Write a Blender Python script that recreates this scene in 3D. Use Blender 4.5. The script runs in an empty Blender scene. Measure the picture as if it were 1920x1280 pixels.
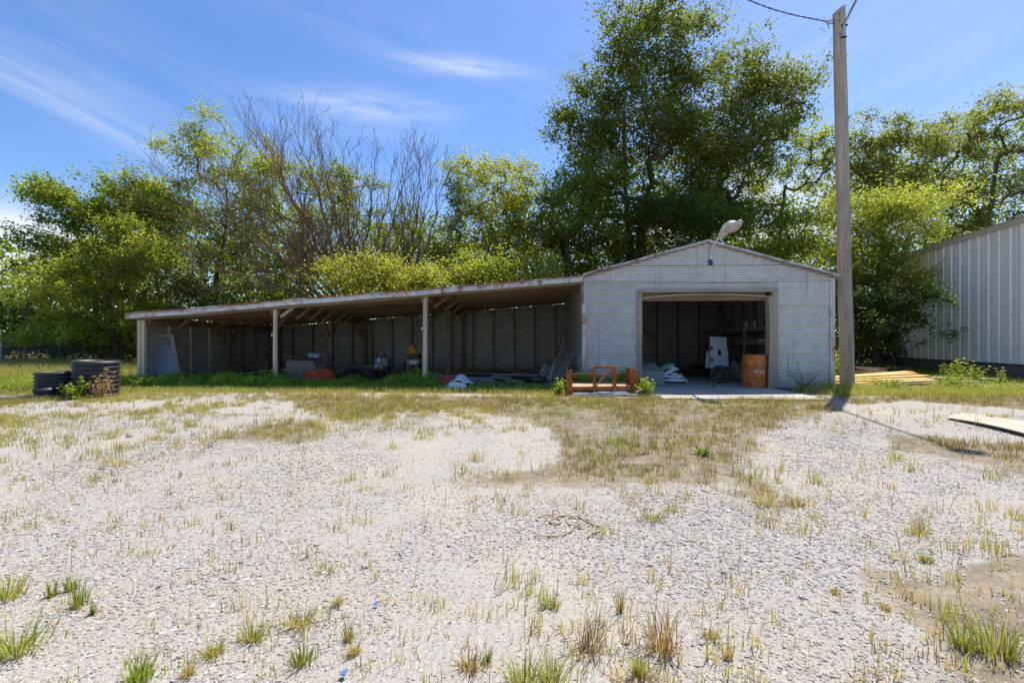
import bpy, math, random
import numpy as np
from mathutils import Vector, Matrix, noise as mnoise

random.seed(7)
rng = np.random.default_rng(7)
SC = bpy.context.scene
COL = SC.collection
R = math.radians

# ------------------------------------------------------------------ camera
CAM_H = 1.27
FPX = 850.0                      # focal length in pixels of the 1920 px wide photograph
YAW = math.atan(40.0 / FPX)
cam_d = bpy.data.cameras.new('camera')
cam = bpy.data.objects.new('camera', cam_d)
COL.objects.link(cam)
cam.location = (0, 0, CAM_H)
cam.rotation_euler = (R(90), 0, YAW)
cam_d.sensor_width = 36
cam_d.lens = FPX / 1920 * 36
cam_d.clip_start = 0.05
cam_d.clip_end = 3000
SC.camera = cam

# ------------------------------------------------------------------ light
SUN_EL = R(63)
_ch, _sh = math.cos(YAW), math.sin(YAW)
hx, hy = 0.60, 0.80              # towards the sun, camera frame (right, forward)
sx, sy = hx * _ch - hy * _sh, hx * _sh + hy * _ch
SUN_AZ = math.atan2(sx, sy)      # clockwise from +Y
sun_d = bpy.data.lights.new('sun', 'SUN')
sun_d.energy = 3.15
sun_d.angle = R(0.53)
sun_d.color = (1.0, 0.93, 0.82)
sun = bpy.data.objects.new('sun', sun_d)
COL.objects.link(sun)
sun_dir = Vector((math.cos(SUN_EL) * sx, math.cos(SUN_EL) * sy, math.sin(SUN_EL)))
sun.rotation_euler = sun_dir.to_track_quat('Z', 'Y').to_euler()
sun.location = (20, 30, 60)

world = bpy.data.worlds.new('World')
SC.world = world
world.use_nodes = True
wn, wl = world.node_tree.nodes, world.node_tree.links
wn.clear()


class NT:
    """small node-tree helper"""
    def __init__(s, tree):
        s.t = tree; s.n = tree.nodes; s.l = tree.links

    def new(s, typ, **kw):
        nd = s.n.new(typ)
        for k, v in kw.items():
            setattr(nd, k, v)
        return nd

    def val(s, sock, v):
        if hasattr(v, 'links') or isinstance(v, bpy.types.NodeSocket):
            s.l.new(v, sock)
        else:
            sock.default_value = v

    def math(s, op, a, b=None, c=None, clamp=False):
        nd = s.n.new('ShaderNodeMath'); nd.operation = op; nd.use_clamp = clamp
        s.val(nd.inputs[0], a)
        if b is not None: s.val(nd.inputs[1], b)
        if c is not None: s.val(nd.inputs[2], c)
        return nd.outputs[0]

    def mix(s, f, a, b, blend='MIX'):
        nd = s.n.new('ShaderNodeMix'); nd.data_type = 'RGBA'; nd.blend_type = blend
        s.val(nd.inputs[0], f); s.val(nd.inputs[6], a); s.val(nd.inputs[7], b)
        return nd.outputs[2]

    def mapr(s, v, a, b, c=0.0, d=1.0, smooth=False):
        nd = s.n.new('ShaderNodeMapRange')
        if smooth: nd.interpolation_type = 'SMOOTHSTEP'
        s.val(nd.inputs[0], v)
        for i, x in enumerate((a, b, c, d)): nd.inputs[i + 1].default_value = x
        return nd.outputs[0]

    def noise(s, vec, scale, detail=4, rough=.55, dist=0.0, out=0):
        nd = s.n.new('ShaderNodeTexNoise')
        if vec is not None: s.l.new(vec, nd.inputs['Vector'])
        nd.inputs['Scale'].default_value = scale
        nd.inputs['Detail'].default_value = detail
        nd.inputs['Roughness'].default_value = rough
        nd.inputs['Distortion'].default_value = dist
        return nd.outputs[out]

    def mapping(s, vec, scale=(1, 1, 1), rot=(0, 0, 0), loc=(0, 0, 0)):
        nd = s.n.new('ShaderNodeMapping')
        s.l.new(vec, nd.inputs['Vector'])
        nd.inputs['Scale'].default_value = scale
        nd.inputs['Rotation'].default_value = rot
        nd.inputs['Location'].default_value = loc
        return nd.outputs[0]

    def voronoi(s, vec, scale, out='Distance', feature='F1', rand=1.0):
        nd = s.n.new('ShaderNodeTexVoronoi'); nd.feature = feature
        s.l.new(vec, nd.inputs['Vector'])
        nd.inputs['Scale'].default_value = scale
        nd.inputs['Randomness'].default_value = rand
        return nd.outputs[out]


def px_dir(px, py):
    """unit-depth world ray of a photograph pixel"""
    u = (px - 960) / FPX; v = (640 - py) / FPX
    return Vector((-math.sin(YAW) + u * math.cos(YAW), math.cos(YAW) + u * math.sin(YAW), v))


def W(px, py, t):                 # world point at camera depth t
    return Vector((0, 0, CAM_H)) + px_dir(px, py) * t


def G(px, py, z=0.0):             # world point on level z
    d = px_dir(px, py)
    return Vector((0, 0, CAM_H)) + d * ((z - CAM_H) / d.z)


def FY(px, py, Y):                # world point on plane y = Y
    d = px_dir(px, py)
    return Vector((0, 0, CAM_H)) + d * (Y / d.y)


w = NT(world.node_tree)
sky = w.new('ShaderNodeTexSky', sky_type='NISHITA', sun_disc=False)
sky.sun_elevation = SUN_EL
sky.sun_rotation = SUN_AZ
sky.altitude = 200
sky.air_density = 1.0
sky.dust_density = 0.6
sky.ozone_density = 3.0
tc = w.new('ShaderNodeTexCoord')
gen = tc.outputs['Generated']
# thin cirrus everywhere, a few denser streaks and one distant cumulus
hsv = w.new('ShaderNodeHueSaturation')
hsv.inputs['Saturation'].default_value = 1.22
hsv.inputs['Value'].default_value = 1.0
hsv.inputs['Hue'].default_value = .507
w.l.new(sky.outputs[0], hsv.inputs['Color'])
skyc = hsv.outputs[0]
n1 = w.noise(w.mapping(gen, (1.2, 4.0, 6.0), (0.2, 0.25, 0.5)), 1.6, 6, .55, .8)
n2 = w.noise(gen, 1.3, 3, .5, .3)
cir = w.math('MULTIPLY', w.mapr(n1, .48, .80, 0, 1, True), w.mapr(n2, .42, .62, 0, 1, True))
cir = w.math('MULTIPLY', cir, .09)


def cloud_blob(px, py, rx, ry, ang, strength, nscale, edge=(.35, .65)):
    c = px_dir(px, py).normalized()
    right = c.cross(Vector((0, 0, 1))).normalized(); up = right.cross(c).normalized()
    a = math.radians(ang)
    e1 = right * math.cos(a) + up * math.sin(a); e2 = up * math.cos(a) - right * math.sin(a)
    vs = []
    for e, rad in ((e1, rx / FPX), (e2, ry / FPX)):
        nd = w.new('ShaderNodeVectorMath', operation='DOT_PRODUCT')
        w.l.new(gen, nd.inputs[0]); nd.inputs[1].default_value = tuple(e / rad)
        off = c.dot(e / rad)
        vs.append(w.math('SUBTRACT', nd.outputs['Value'], off))
    nd = w.new('ShaderNodeVectorMath', operation='DOT_PRODUCT')
    w.l.new(gen, nd.inputs[0]); nd.inputs[1].default_value = tuple(c)
    front = w.math('GREATER_THAN', nd.outputs['Value'], 0.3)
    r2 = w.math('ADD', w.math('POWER', w.math('ABSOLUTE', vs[0]), 2.0), w.math('POWER', w.math('ABSOLUTE', vs[1]), 2.0))
    g = w.math('EXPONENT', w.math('MULTIPLY', r2, -1.0))
    vm = w.new('ShaderNodeCombineXYZ')
    w.l.new(vs[0], vm.inputs[0]); w.l.new(vs[1], vm.inputs[1])
    nn = w.noise(vm.outputs[0], nscale, 6, .55, .5)
    nn = w.mapr(nn, edge[0], edge[1], 0, 1, True)
    return w.math('MULTIPLY', w.math('MULTIPLY', g, nn), w.math('MULTIPLY', front, strength))


blobs = [
    cloud_blob(90, 175, 300, 22, -17, .34, 1.3, (.25, .7)),
    cloud_blob(120, 90, 420, 80, -10, .14, 1.6, (.3, .7)),
    cloud_blob(872, 125, 85, 13, -2, .55, 1.2, (.2, .6)),
    cloud_blob(680, 200, 120, 26, 3, .42, 1.3, (.25, .65)),
    cloud_blob(1800, 190, 420, 130, 18, .30, 1.5, (.25, .7)),
    cloud_blob(640, 40, 380, 50, -6, .10, 1.6, (.3, .7)),
    cloud_blob(1420, 130, 240, 60, 20, .16, 1.5, (.25, .7)),
    cloud_blob(1380, 420, 260, 60, 0, 1.0, 1.5, (.2, .6)),
    cloud_blob(-10, 470, 95, 42, 0, 2.6, 1.1, (.3, .5)),
]
tot = cir
for b in blobs:
    tot = w.math('ADD', tot, b)
tot = w.math('MINIMUM', tot, 1.0)
# low haze towards the horizon is part of the Nishita sky; clouds are sunlit white
mixc = w.mix(tot, skyc, (4.6, 4.9, 5.6, 1))
bg = w.new('ShaderNodeBackground')
bg.inputs['Strength'].default_value = 0.084
w.l.new(mixc, bg.inputs['Color'])
wo = w.new('ShaderNodeOutputWorld')
w.l.new(bg.outputs[0], wo.inputs['Surface'])

SC.view_settings.view_transform = 'Standard'
SC.view_settings.look = 'None'
SC.view_settings.gamma = 1.0
SC.view_settings.exposure = 1.22
SC.view_settings.use_curve_mapping = False
SC.cycles.max_bounces = 8
SC.cycles.diffuse_bounces = 4
SC.cycles.transmission_bounces = 6
SC.cycles.use_denoising = True


# ------------------------------------------------------------------ object helpers
def tag(o, label=None, cat=None, group=None, kind=None):
    if label: o['label'] = label
    if cat: o['category'] = cat
    if group: o['group'] = group
    if kind: o['kind'] = kind
    return o


def thing(name, label, cat, loc=(0, 0, 0), rotz=0.0, group=None):
    o = bpy.data.objects.new(name, None)
    o.empty_display_size = 0.2
    COL.objects.link(o)
    o.location = loc
    o.rotation_euler = (0, 0, rotz)
    return tag(o, label, cat, group)


def wmat(o):
    m = Matrix.LocRotScale(o.location, o.rotation_euler, o.scale)
    return m if o.parent is None else wmat(o.parent) @ o.matrix_parent_inverse @ m


def link(name, me, parent=None, local=False):
    """geometry is given in world coordinates unless local"""
    o = bpy.data.objects.new(name, me)
    COL.objects.link(o)
    if parent is not None:
        o.parent = parent
        if not local:
            o.matrix_parent_inverse = wmat(parent).inverted()
    return o


class MB:
    """collects faces and links them as one mesh object"""
    def __init__(s):
        s.v = []; s.f = []; s.sm = []

    def add(s, vs, fs, smooth=False):
        k = len(s.v)
        s.v += [tuple(v) for v in vs]
        s.f += [tuple(i + k for i in f) for f in fs]
        s.sm += [smooth] * len(fs)
        return s

    def box(s, c, size, rot=None):
        """box centred at c; rot = 3x3 matrix or None"""
        hx_, hy_, hz_ = size[0] / 2, size[1] / 2, size[2] / 2
        c = Vector(c)
        vs = []
        for z in (-hz_, hz_):
            for x, y in ((-hx_, -hy_), (hx_, -hy_), (hx_, hy_), (-hx_, hy_)):
                p = Vector((x, y, z))
                if rot is not None: p = rot @ p
                vs.append(c + p)
        return s.add(vs, [(3, 2, 1, 0), (4, 5, 6, 7), (0, 1, 5, 4), (1, 2, 6, 5), (2, 3, 7, 6), (3, 0, 4, 7)])

    def bb(s, x0, x1, y0, y1, z0, z1):
        return s.box(((x0 + x1) / 2, (y0 + y1) / 2, (z0 + z1) / 2), (x1 - x0, y1 - y0, z1 - z0))

    def beam(s, a, b, wd, hg, up=(0, 0, 1)):
        """square-section beam from a to b"""
        a = Vector(a); b = Vector(b); d = b - a; L = d.length; d.normalize()
        u = Vector(up)
        if abs(d.dot(u)) > .98: u = Vector((0, 1, 0))
        side = d.cross(u).normalized(); u2 = side.cross(d)
        rot = Matrix((d, side, u2)).transposed()
        return s.box((a + b) / 2, (L, wd, hg), rot)

    def tube(s, pts, rad, seg=8, cap=True, smooth=True):
        pts = [Vector(p) for p in pts]
        rs = rad if isinstance(rad, (list, tuple)) else [rad] * len(pts)
        vs = []; fs = []
        prev = None
        for i, p in enumerate(pts):
            if i == 0: d = pts[1] - p
            elif i == len(pts) - 1: d = p - pts[i - 1]
            else: d = pts[i + 1] - pts[i - 1]
            d.normalize()
            if prev is None:
                ref = Vector((0, 0, 1)) if abs(d.z) < .9 else Vector((1, 0, 0))
                a = d.cross(ref).normalized()
            else:
                a = (prev - d * prev.dot(d)).normalized()
            prev = a
            b = d.cross(a)
            for k in range(seg):
                th = 2 * math.pi * k / seg
                vs.append(p + (a * math.cos(th) + b * math.sin(th)) * rs[i])
        for i in range(len(pts) - 1):
            for k in range(seg):
                k2 = (k + 1) % seg
                fs.append((i * seg + k, i * seg + k2, (i + 1) * seg + k2, (i + 1) * seg + k))
        s.add(vs, fs, smooth)
        if cap:
            n = (len(pts) - 1) * seg
            s.add([vs[k] for k in range(seg)], [tuple(reversed(range(seg)))])
            s.add([vs[n + k] for k in range(seg)], [tuple(range(seg))])
        return s

    def lathe(s, c, prof, seg=32, rot=None, smooth=True):
        """prof: list of (radius, height)"""
        c = Vector(c); vs = []; fs = []
        for r, h in prof:
            for k in range(seg):
                th = 2 * math.pi * k / seg
                p = Vector((r * math.cos(th), r * math.sin(th), h))
                if rot is not None: p = rot @ p
                vs.append(c + p)
        for i in range(len(prof) - 1):
            for k in range(seg):
                k2 = (k + 1) % seg
                fs.append((i * seg + k, i * seg + k2, (i + 1) * seg + k2, (i + 1) * seg + k))
        return s.add(vs, fs, smooth)

    def build(s, name, mat, parent=None, bevel=0.0, label=None, kind=None, local=False):
        me = bpy.data.meshes.new(name)
        me.from_pydata(s.v, [], s.f)
        me.polygons.foreach_set('use_smooth', s.sm)
        me.materials.append(mat)
        me.update()
        o = link(name, me, parent, local)
        if bevel:
            m = o.modifiers.new('bevel', 'BEVEL'); m.width = bevel; m.segments = 2; m.limit_method = 'ANGLE'
        tag(o, label=label, kind=kind)
        return o


def mesh_np(name, V, F, mat, parent=None, tint=None, smooth=False, local=False):
    V = np.asarray(V, dtype=np.float32); F = np.asarray(F, dtype=np.int32)
    k = F.shape[1]
    me = bpy.data.meshes.new(name)
    me.vertices.add(len(V)); me.vertices.foreach_set('co', V.ravel())
    me.loops.add(F.size); me.loops.foreach_set('vertex_index', F.ravel())
    me.polygons.add(len(F))
    me.polygons.foreach_set('loop_start', np.arange(0, F.size, k, dtype=np.int32))
    me.polygons.foreach_set('use_smooth', np.full(len(F), smooth))
    if tint is not None:
        at = me.color_attributes.new('tint', 'FLOAT_COLOR', 'POINT')
        c = np.ones((len(V), 4), dtype=np.float32); c[:, :3] = tint
        at.data.foreach_set('color', c.ravel())
    me.materials.append(mat)
    me.update(calc_edges=True)
    return link(name, me, parent, local)


def copy_thing(root, loc, rotz=None, label=None):
    r = root.copy(); COL.objects.link(r); r.location = loc
    if rotz is not None: r.rotation_euler = (0, 0, rotz)
    if label: r['label'] = label
    for ch in list(root.children):
        c = ch.copy(); COL.objects.link(c); c.parent = r
        for g in ch.children:
            d = g.copy(); COL.objects.link(d); d.parent = c
    return r


# ------------------------------------------------------------------ materials
def new_mat(name):
    m = bpy.data.materials.new(name); m.use_nodes = True
    n = NT(m.node_tree); n.n.clear()
    out = n.new('ShaderNodeOutputMaterial')
    bs = n.new('ShaderNodeBsdfPrincipled')
    n.l.new(bs.outputs[0], out.inputs['Surface'])
    t = n.new('ShaderNodeTexCoord')
    return m, n, bs, t, out


def bump(n, bs, h, strength=.4, dist=.01):
    b = n.new('ShaderNodeBump')
    b.inputs['Strength'].default_value = strength
    b.inputs['Distance'].default_value = dist
    n.l.new(h, b.inputs['Height']); n.l.new(b.outputs[0], bs.inputs['Normal'])


def rgb(*c):
    return (c[0], c[1], c[2], 1.0)


def m_plain(name, col, rough=.6, metal=0.0, var=.25, scale=6.0, dirt=(.12, .10, .08), dirt_amt=.35, bmp=.0):
    m, n, bs, t, _ = new_mat(name)
    o = t.outputs['Object']
    a = n.noise(o, scale, 6, .6)
    base = n.mix(n.mapr(a, .3, .7), rgb(*[c * (1 - var) for c in col]), rgb(*[min(1, c * (1 + var)) for c in col]))
    d = n.noise(o, scale * .45, 8, .68, .4)
    base = n.mix(n.mapr(d, .55, .75, 0, dirt_amt), base, rgb(*dirt))
    n.l.new(base, bs.inputs['Base Color'])
    bs.inputs['Roughness'].default_value = rough
    bs.inputs['Metallic'].default_value = metal
    if bmp:
        bump(n, bs, n.noise(o, scale * 8, 4, .6), bmp, .01)
    return m


def m_wood(name, col, axis=2, dark=.45, scale=1.0, rough=.85, cracks=.5):
    """weathered timber, grain along the given axis"""
    m, n, bs, t, _ = new_mat(name)
    o = t.outputs['Object']
    sc = [38 * scale] * 3; sc[axis] = 1.6 * scale
    g = n.noise(n.mapping(o, tuple(sc)), 1.0, 5, .65, .6)
    sc2 = [10 * scale] * 3; sc2[axis] = .9 * scale
    g2 = n.noise(n.mapping(o, tuple(sc2)), 1.0, 4, .6, .3)
    big = n.noise(o, 1.1, 3, .5)
    c = n.mix(n.mapr(g, .3, .7), rgb(*[x * dark for x in col]), rgb(*col))
    c = n.mix(n.mapr(g2, .35, .7, 0, .6), c, rgb(*[x * 1.25 for x in col]))
    c = n.mix(n.mapr(big, .45, .7, 0, .35), c, rgb(col[0] * .55, col[1] * .5, col[2] * .45))
    n.l.new(c, bs.inputs['Base Color'])
    bs.inputs['Roughness'].default_value = rough
    bump(n, bs, g, cracks, .006)
    return m


def m_galv(name, base=(.46, .48, .50), dirt=.5, rust=.15, streak_axis=2, metal=.35, rough=.48, rustcol=(.25, .09, .03), brown=(.22, .18, .13), groove_shade=0.0):
    m, n, bs, t, _ = new_mat(name)
    o = t.outputs['Object']
    info = n.new('ShaderNodeObjectInfo')
    sp = n.noise(o, 4.5, 5, .6)
    big = n.noise(o, .7, 5, .6)
    c = n.mix(n.mapr(sp, .35, .65), rgb(*[x * .85 for x in base]), rgb(*[x * 1.10 for x in base]))
    c = n.mix(n.mapr(big, .35, .65, 0, .5), c, rgb(base[0] * .84, base[1] * .85, base[2] * .86))
    # per-sheet value shift
    rv = n.mapr(info.outputs['Random'], 0, 1, .86, 1.08)
    hs = n.new('ShaderNodeHueSaturation'); n.l.new(c, hs.inputs['Color']); n.l.new(rv, hs.inputs['Value'])
    c = hs.outputs[0]
    if groove_shade:
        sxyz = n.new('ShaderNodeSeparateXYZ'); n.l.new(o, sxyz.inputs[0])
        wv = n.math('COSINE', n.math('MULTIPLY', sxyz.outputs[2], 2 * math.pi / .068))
        c = n.mix(n.mapr(wv, .1, .9, 0, groove_shade), c, rgb(base[0] * .38, base[1] * .38, base[2] * .36))  # shade of the flute valleys painted into the sheet colour
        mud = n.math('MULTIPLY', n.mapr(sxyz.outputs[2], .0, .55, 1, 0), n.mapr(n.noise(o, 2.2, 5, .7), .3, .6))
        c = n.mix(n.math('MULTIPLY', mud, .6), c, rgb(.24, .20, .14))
    sc = [14.0] * 3; sc[streak_axis] = .30
    st = n.noise(n.mapping(o, tuple(sc)), 1.0, 5, .6)
    gate = n.noise(o, .9, 2, .5)
    stf = n.math('MULTIPLY', n.mapr(st, .56, .72), n.mapr(gate, .42, .62))
    c = n.mix(n.math('MULTIPLY', stf, dirt), c, rgb(*brown))
    rs = n.noise(o, 3.1, 7, .7, .5)
    rf = n.mapr(rs, .60 - rust * .35, .74 - rust * .3)
    if rust > 0:
        c = n.mix(rf, c, n.mix(n.mapr(sp, .3, .7), rgb(*[x * .6 for x in rustcol]), rgb(*[x * 1.6 for x in rustcol])))
        n.l.new(n.math('MULTIPLY', n.math('SUBTRACT', 1.0, rf), metal), bs.inputs['Metallic'])
    else:
        bs.inputs['Metallic'].default_value = metal
    n.l.new(c, bs.inputs['Base Color'])
    n.l.new(n.mapr(sp, .2, .8, rough - .08, rough + .12), bs.inputs['Roughness'])
    bump(n, bs, big, .15, .02)
    return m


def m_leaf(name, trans=.5, rough=.6, spec=.22):
    m, n, bs, t, out = new_mat(name)
    at = n.new('ShaderNodeAttribute'); at.attribute_name = 'tint'
    n.l.new(at.outputs['Color'], bs.inputs['Base Color'])
    bs.inputs['Roughness'].default_value = rough
    bs.inputs['Specular IOR Level'].default_value = spec
    tr = n.new('ShaderNodeBsdfTranslucent')
    hs = n.new('ShaderNodeHueSaturation')
    hs.inputs['Hue'].default_value = .485; hs.inputs['Saturation'].default_value = 1.04; hs.inputs['Value'].default_value = 2.3
    n.l.new(at.outputs['Color'], hs.inputs['Color']); n.l.new(hs.outputs[0], tr.inputs['Color'])
    mx = n.new('ShaderNodeMixShader'); mx.inputs[0].default_value = trans
    n.l.new(bs.outputs[0], mx.inputs[1]); n.l.new(tr.outputs[0], mx.inputs[2])
    n.l.new(mx.outputs[0], out.inputs['Surface'])
    return m


def m_tint(name, rough=.9):
    m, n, bs, t, out = new_mat(name)
    at = n.new('ShaderNodeAttribute'); at.attribute_name = 'tint'
    n.l.new(at.outputs['Color'], bs.inputs['Base Color'])
    bs.inputs['Roughness'].default_value = rough
    return m


M_LEAF = m_leaf('foliage')
M_GRASS = m_leaf('grass_blades', .3, .6, .25)
M_BARK = m_wood('bark', (.085, .07, .05), 2, .4, .35, .95, .9)
M_DEADBARK = m_wood('dead_bark', (.20, .135, .072), 2, .5, .3, .95, .7)
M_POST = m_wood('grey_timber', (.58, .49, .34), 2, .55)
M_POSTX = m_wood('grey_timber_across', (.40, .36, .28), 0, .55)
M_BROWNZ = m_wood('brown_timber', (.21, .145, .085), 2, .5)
M_BROWNX = m_wood('brown_timber_across', (.24, .165, .095), 0, .5)
M_BROWNY = m_wood('brown_timber_deep', (.22, .15, .09), 1, .5)
M_DOORZ = m_wood('door_frame_timber', (.36, .315, .24), 2, .6)
M_DOORX = m_wood('door_head_timber', (.38, .33, .25), 0, .6)
M_POLE = m_wood('pole_timber', (.44, .385, .30), 2, .38, .8, .9, .9)
M_YELLOW = m_wood('fresh_lumber', (.74, .50, .20), 0, .75)
M_REDWOOD = m_wood('old_red_lumber', (.33, .20, .14), 0, .6)
M_PLY = m_wood('pale_plywood', (.47, .41, .33), 0, .8, .6)
M_BOARD = m_wood('grey_boards', (.30, .27, .22), 1, .6)
M_WALL = m_galv('galvanised_sheet', (.67, .675, .645), .95, .0, 2, .15, .5, groove_shade=.55)
M_WALLIN = m_galv('galvanised_sheet_inside', (.46, .44, .40), .5, .0, 2, .15, .55, groove_shade=.5)
M_ROOF = m_galv('rusty_roof_sheet', (.50, .50, .48), .6, .75, 0, .2, .6, (.32, .11, .035))
M_EDGE = m_galv('rusted_edge', (.55, .50, .44), .6, .95, 0, .1, .7, (.36, .12, .035))
M_TRIM = m_galv('trim_metal', (.58, .57, .54), .7, .30, 0, .2, .55)
M_BLUESHEET = m_galv('blue_grey_sheet', (.24, .30, .36), .3, 0, 2, .1, .5)
M_LAMP = m_plain('lamp_paint', (.62, .60, .53), .55, 0, .12, 5, (.20, .16, .11), .6)
M_LENS = m_plain('lamp_lens', (.55, .50, .40), .35, 0, .15, 9, (.12, .08, .05), .8)
M_DARKMETAL = m_plain('dark_metal', (.05, .05, .055), .5, .5, .3, 8)
M_STEEL = m_plain('grey_steel', (.32, .34, .36), .45, .6, .2, 8)
M_BLACKPL = m_plain('black_plastic', (.020, .023, .030), .55, 0, .35, 4, (.16, .14, .12), .35)
M_WHITE = m_plain('white_paint', (.62, .64, .66), .5, 0, .08, 5, (.25, .24, .22), .4)
M_WHITEBAG = m_plain('white_bag', (.70, .74, .76), .55, 0, .1, 6, (.3, .3, .27), .35)
M_GREENBAG = m_plain('green_bag', (.22, .30, .20), .55, 0, .3, 6, (.45, .47, .42), .4)
M_CARD = m_plain('grey_plastic_tub', (.27, .27, .25), .8, 0, .12, 3)
M_TYRE = m_plain('tyre_rubber', (.045, .045, .045), .85, 0, .3, 10, (.2, .18, .15), .5)
M_RED = m_plain('red_tarp', (.42, .06, .025), .6, 0, .3, 6)
M_BLUE = m_plain('blue_plastic', (.03, .10, .28), .5, 0, .2, 6)
M_GREEN = m_plain('green_plastic', (.04, .18, .05), .4, 0, .2, 6)
M_YMACH = m_plain('yellow_machine_paint', (.55, .26, .02), .6, 0, .3, 6, (.1, .07, .04), .6)
M_PALEGREEN = m_plain('bluish_wrap', (.30, .36, .40), .6, 0, .2, 4)
# ------------------------------------------------------------------ ground masks
def in_poly(x, y, poly):
    """signed-ish inside test, vectorised; poly list of (x, y)"""
    inside = np.zeros(x.shape, bool)
    n = len(poly); j = n - 1
    for i in range(n):
        xi, yi = poly[i]; xj, yj = poly[j]
        c = ((yi > y) != (yj > y)) & (x < (xj - xi) * (y - yi) / (yj - yi + 1e-12) + xi)
        inside ^= c
        j = i
    return inside


def poly_dist(x, y, poly):
    d = np.full(x.shape, 1e9)
    n = len(poly)
    for i in range(n):
        ax, ay = poly[i]; bx, by = poly[(i + 1) % n]
        vx, vy = bx - ax, by - ay
        tt = np.clip(((x - ax) * vx + (y - ay) * vy) / (vx * vx + vy * vy + 1e-9), 0, 1)
        d = np.minimum(d, np.hypot(x - ax - tt * vx, y - ay - tt * vy))
    return np.where(in_poly(x, y, poly), d, -d)


class VNoise:
    def __init__(s, seed):
        s.g = np.random.default_rng(seed).random((256, 256))

    def __call__(s, x, y, sc=1.0):
        x = np.asarray(x) * sc + 500; y = np.asarray(y) * sc + 500
        xi = np.floor(x).astype(int); yi = np.floor(y).astype(int)
        fx = x - xi; fy = y - yi
        fx = fx * fx * (3 - 2 * fx); fy = fy * fy * (3 - 2 * fy)
        g = s.g
        a = g[xi % 256, yi % 256]; b = g[(xi + 1) % 256, yi % 256]
        c = g[xi % 256, (yi + 1) % 256]; d = g[(xi + 1) % 256, (yi + 1) % 256]
        return (a * (1 - fx) + b * fx) * (1 - fy) + (c * (1 - fx) + d * fx) * fy

    def fbm(s, x, y, sc=1.0, o=4):
        t = 0; a = .5; n = 0
        for k in range(o):
            t = t + a * s(x + 7.3 * k, y - 3.1 * k, sc * 2 ** k); n += a; a *= .55
        return t / n


VN = VNoise(3)


def GP(lst):                      # photograph pixels -> ground polygon
    return [(G(a, b).x, G(a, b).y) for a, b in lst]


PATCH = [
    # polygon, strength, softness (m)
    (GP([(560, 745), (1560, 745), (1530, 785), (1440, 800), (1405, 830), (1410, 890), (1440, 930), (1330, 925), (1200, 925), (1010, 905),
         (900, 900), (850, 880), (1010, 868), (1045, 840), (1030, 810), (985, 790), (900, 770), (760, 768), (640, 790), (560, 770)]), 1.0, .35),
    (GP([(425, 828), (600, 838), (640, 812), (560, 792), (440, 802)]), .8, .25),
    (GP([(560, 762), (640, 790), (760, 768), (700, 740), (480, 740), (400, 750)]), .55, .5),
    (GP([(1560, 742), (2100, 742), (2100, 775), (1700, 752), (1600, 758)]), 1.0, .3),
    (GP([(1640, 805), (1800, 830), (2100, 838), (2200, 905), (1900, 892), (1780, 862), (1690, 850), (1640, 830)]), .95, .25),
    (GP([(1600, 1050), (1700, 1075), (1800, 1040), (2150, 1020), (2400, 1500), (1800, 1400), (1780, 1240), (1690, 1160), (1630, 1100)]), 1.0, .16),
    (GP([(1660, 1000), (1760, 990), (1900, 1010), (2000, 1060), (1800, 1060), (1700, 1050)]), .45, .2),
    (GP([(1170, 930), (1260, 935), (1250, 985), (1190, 960)]), .8, .1),
    (GP([(1390, 900), (1470, 920), (1460, 960), (1400, 945)]), .8, .1),
    (GP([(1470, 935), (1540, 945), (1520, 985), (1470, 960)]), .6, .1),
    (GP([(-600, 690), (290, 690), (250, 740), (-100, 770), (-800, 760)]), .9, .4),
]


def dirt_mask(x, y):
    """1 = soil and thatch, 0 = clean gravel"""
    x = np.asarray(x, float); y = np.asarray(y, float)
    wx = x + (VN.fbm(x, y, .9) - .5) * 1.3; wy = y + (VN.fbm(x + 40, y + 9, .9) - .5) * 1.3
    near = np.clip(y / 6, .25, 1)
    wx = x + (wx - x) * near; wy = y + (wy - y) * near
    m = np.zeros(x.shape)
    for poly, st, soft in PATCH:
        d = poly_dist(wx, wy, poly)
        m = np.maximum(m, st * np.clip(.5 + d / (2 * soft), 0, 1))
    far = np.clip((y - 11.1) / .8, 0, 1)
    m = np.maximum(m, far)
    left = np.clip((-4.0 - x + (y - 9)) / 4, 0, 1) * np.clip((y - 5.5) / 3, 0, 1) * .38
    m = np.maximum(m, left)
    return m


def gz(x, y):
    x = np.asarray(x, float); y = np.asarray(y, float)
    h = (VN.fbm(x, y, .35, 3) - .5) * .09 + (VN.fbm(x + 3, y + 80, 1.4, 3) - .5) * .018
    h = h * np.clip((11.3 - y) / 2.5, 0, 1) * np.clip(y / 1.5, .3, 1)
    return h


def gzs(x, y):
    return float(gz(np.array([x]), np.array([y]))[0])


def axis_lines(segs):
    out = []
    for a, b, st in segs:
        out += list(np.arange(a, b, st))
    out.append(segs[-1][1])
    return np.array(out)


gxs = axis_lines([(-900, -100, 100), (-100, -30, 10), (-30, -14, 1), (-14, 14, .1), (14, 30, 1), (30, 100, 10), (100, 900, 100)])
gys = axis_lines([(-200, -20, 30), (-20, -2, 2), (-2, 1, .25), (1, 12, .08), (12, 13, .25), (13, 40, 1.5), (40, 100, 10), (100, 900, 100)])
GX, GY = np.meshgrid(gxs, gys)
GZ = gz(GX.ravel(), GY.ravel())
gv = np.stack([GX.ravel(), GY.ravel(), GZ], 1)
nx, ny = len(gxs), len(gys)
ii = np.arange(nx * ny).reshape(ny, nx)
gf = np.stack([ii[:-1, :-1].ravel(), ii[:-1, 1:].ravel(), ii[1:, 1:].ravel(), ii[1:, :-1].ravel()], 1)


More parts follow.
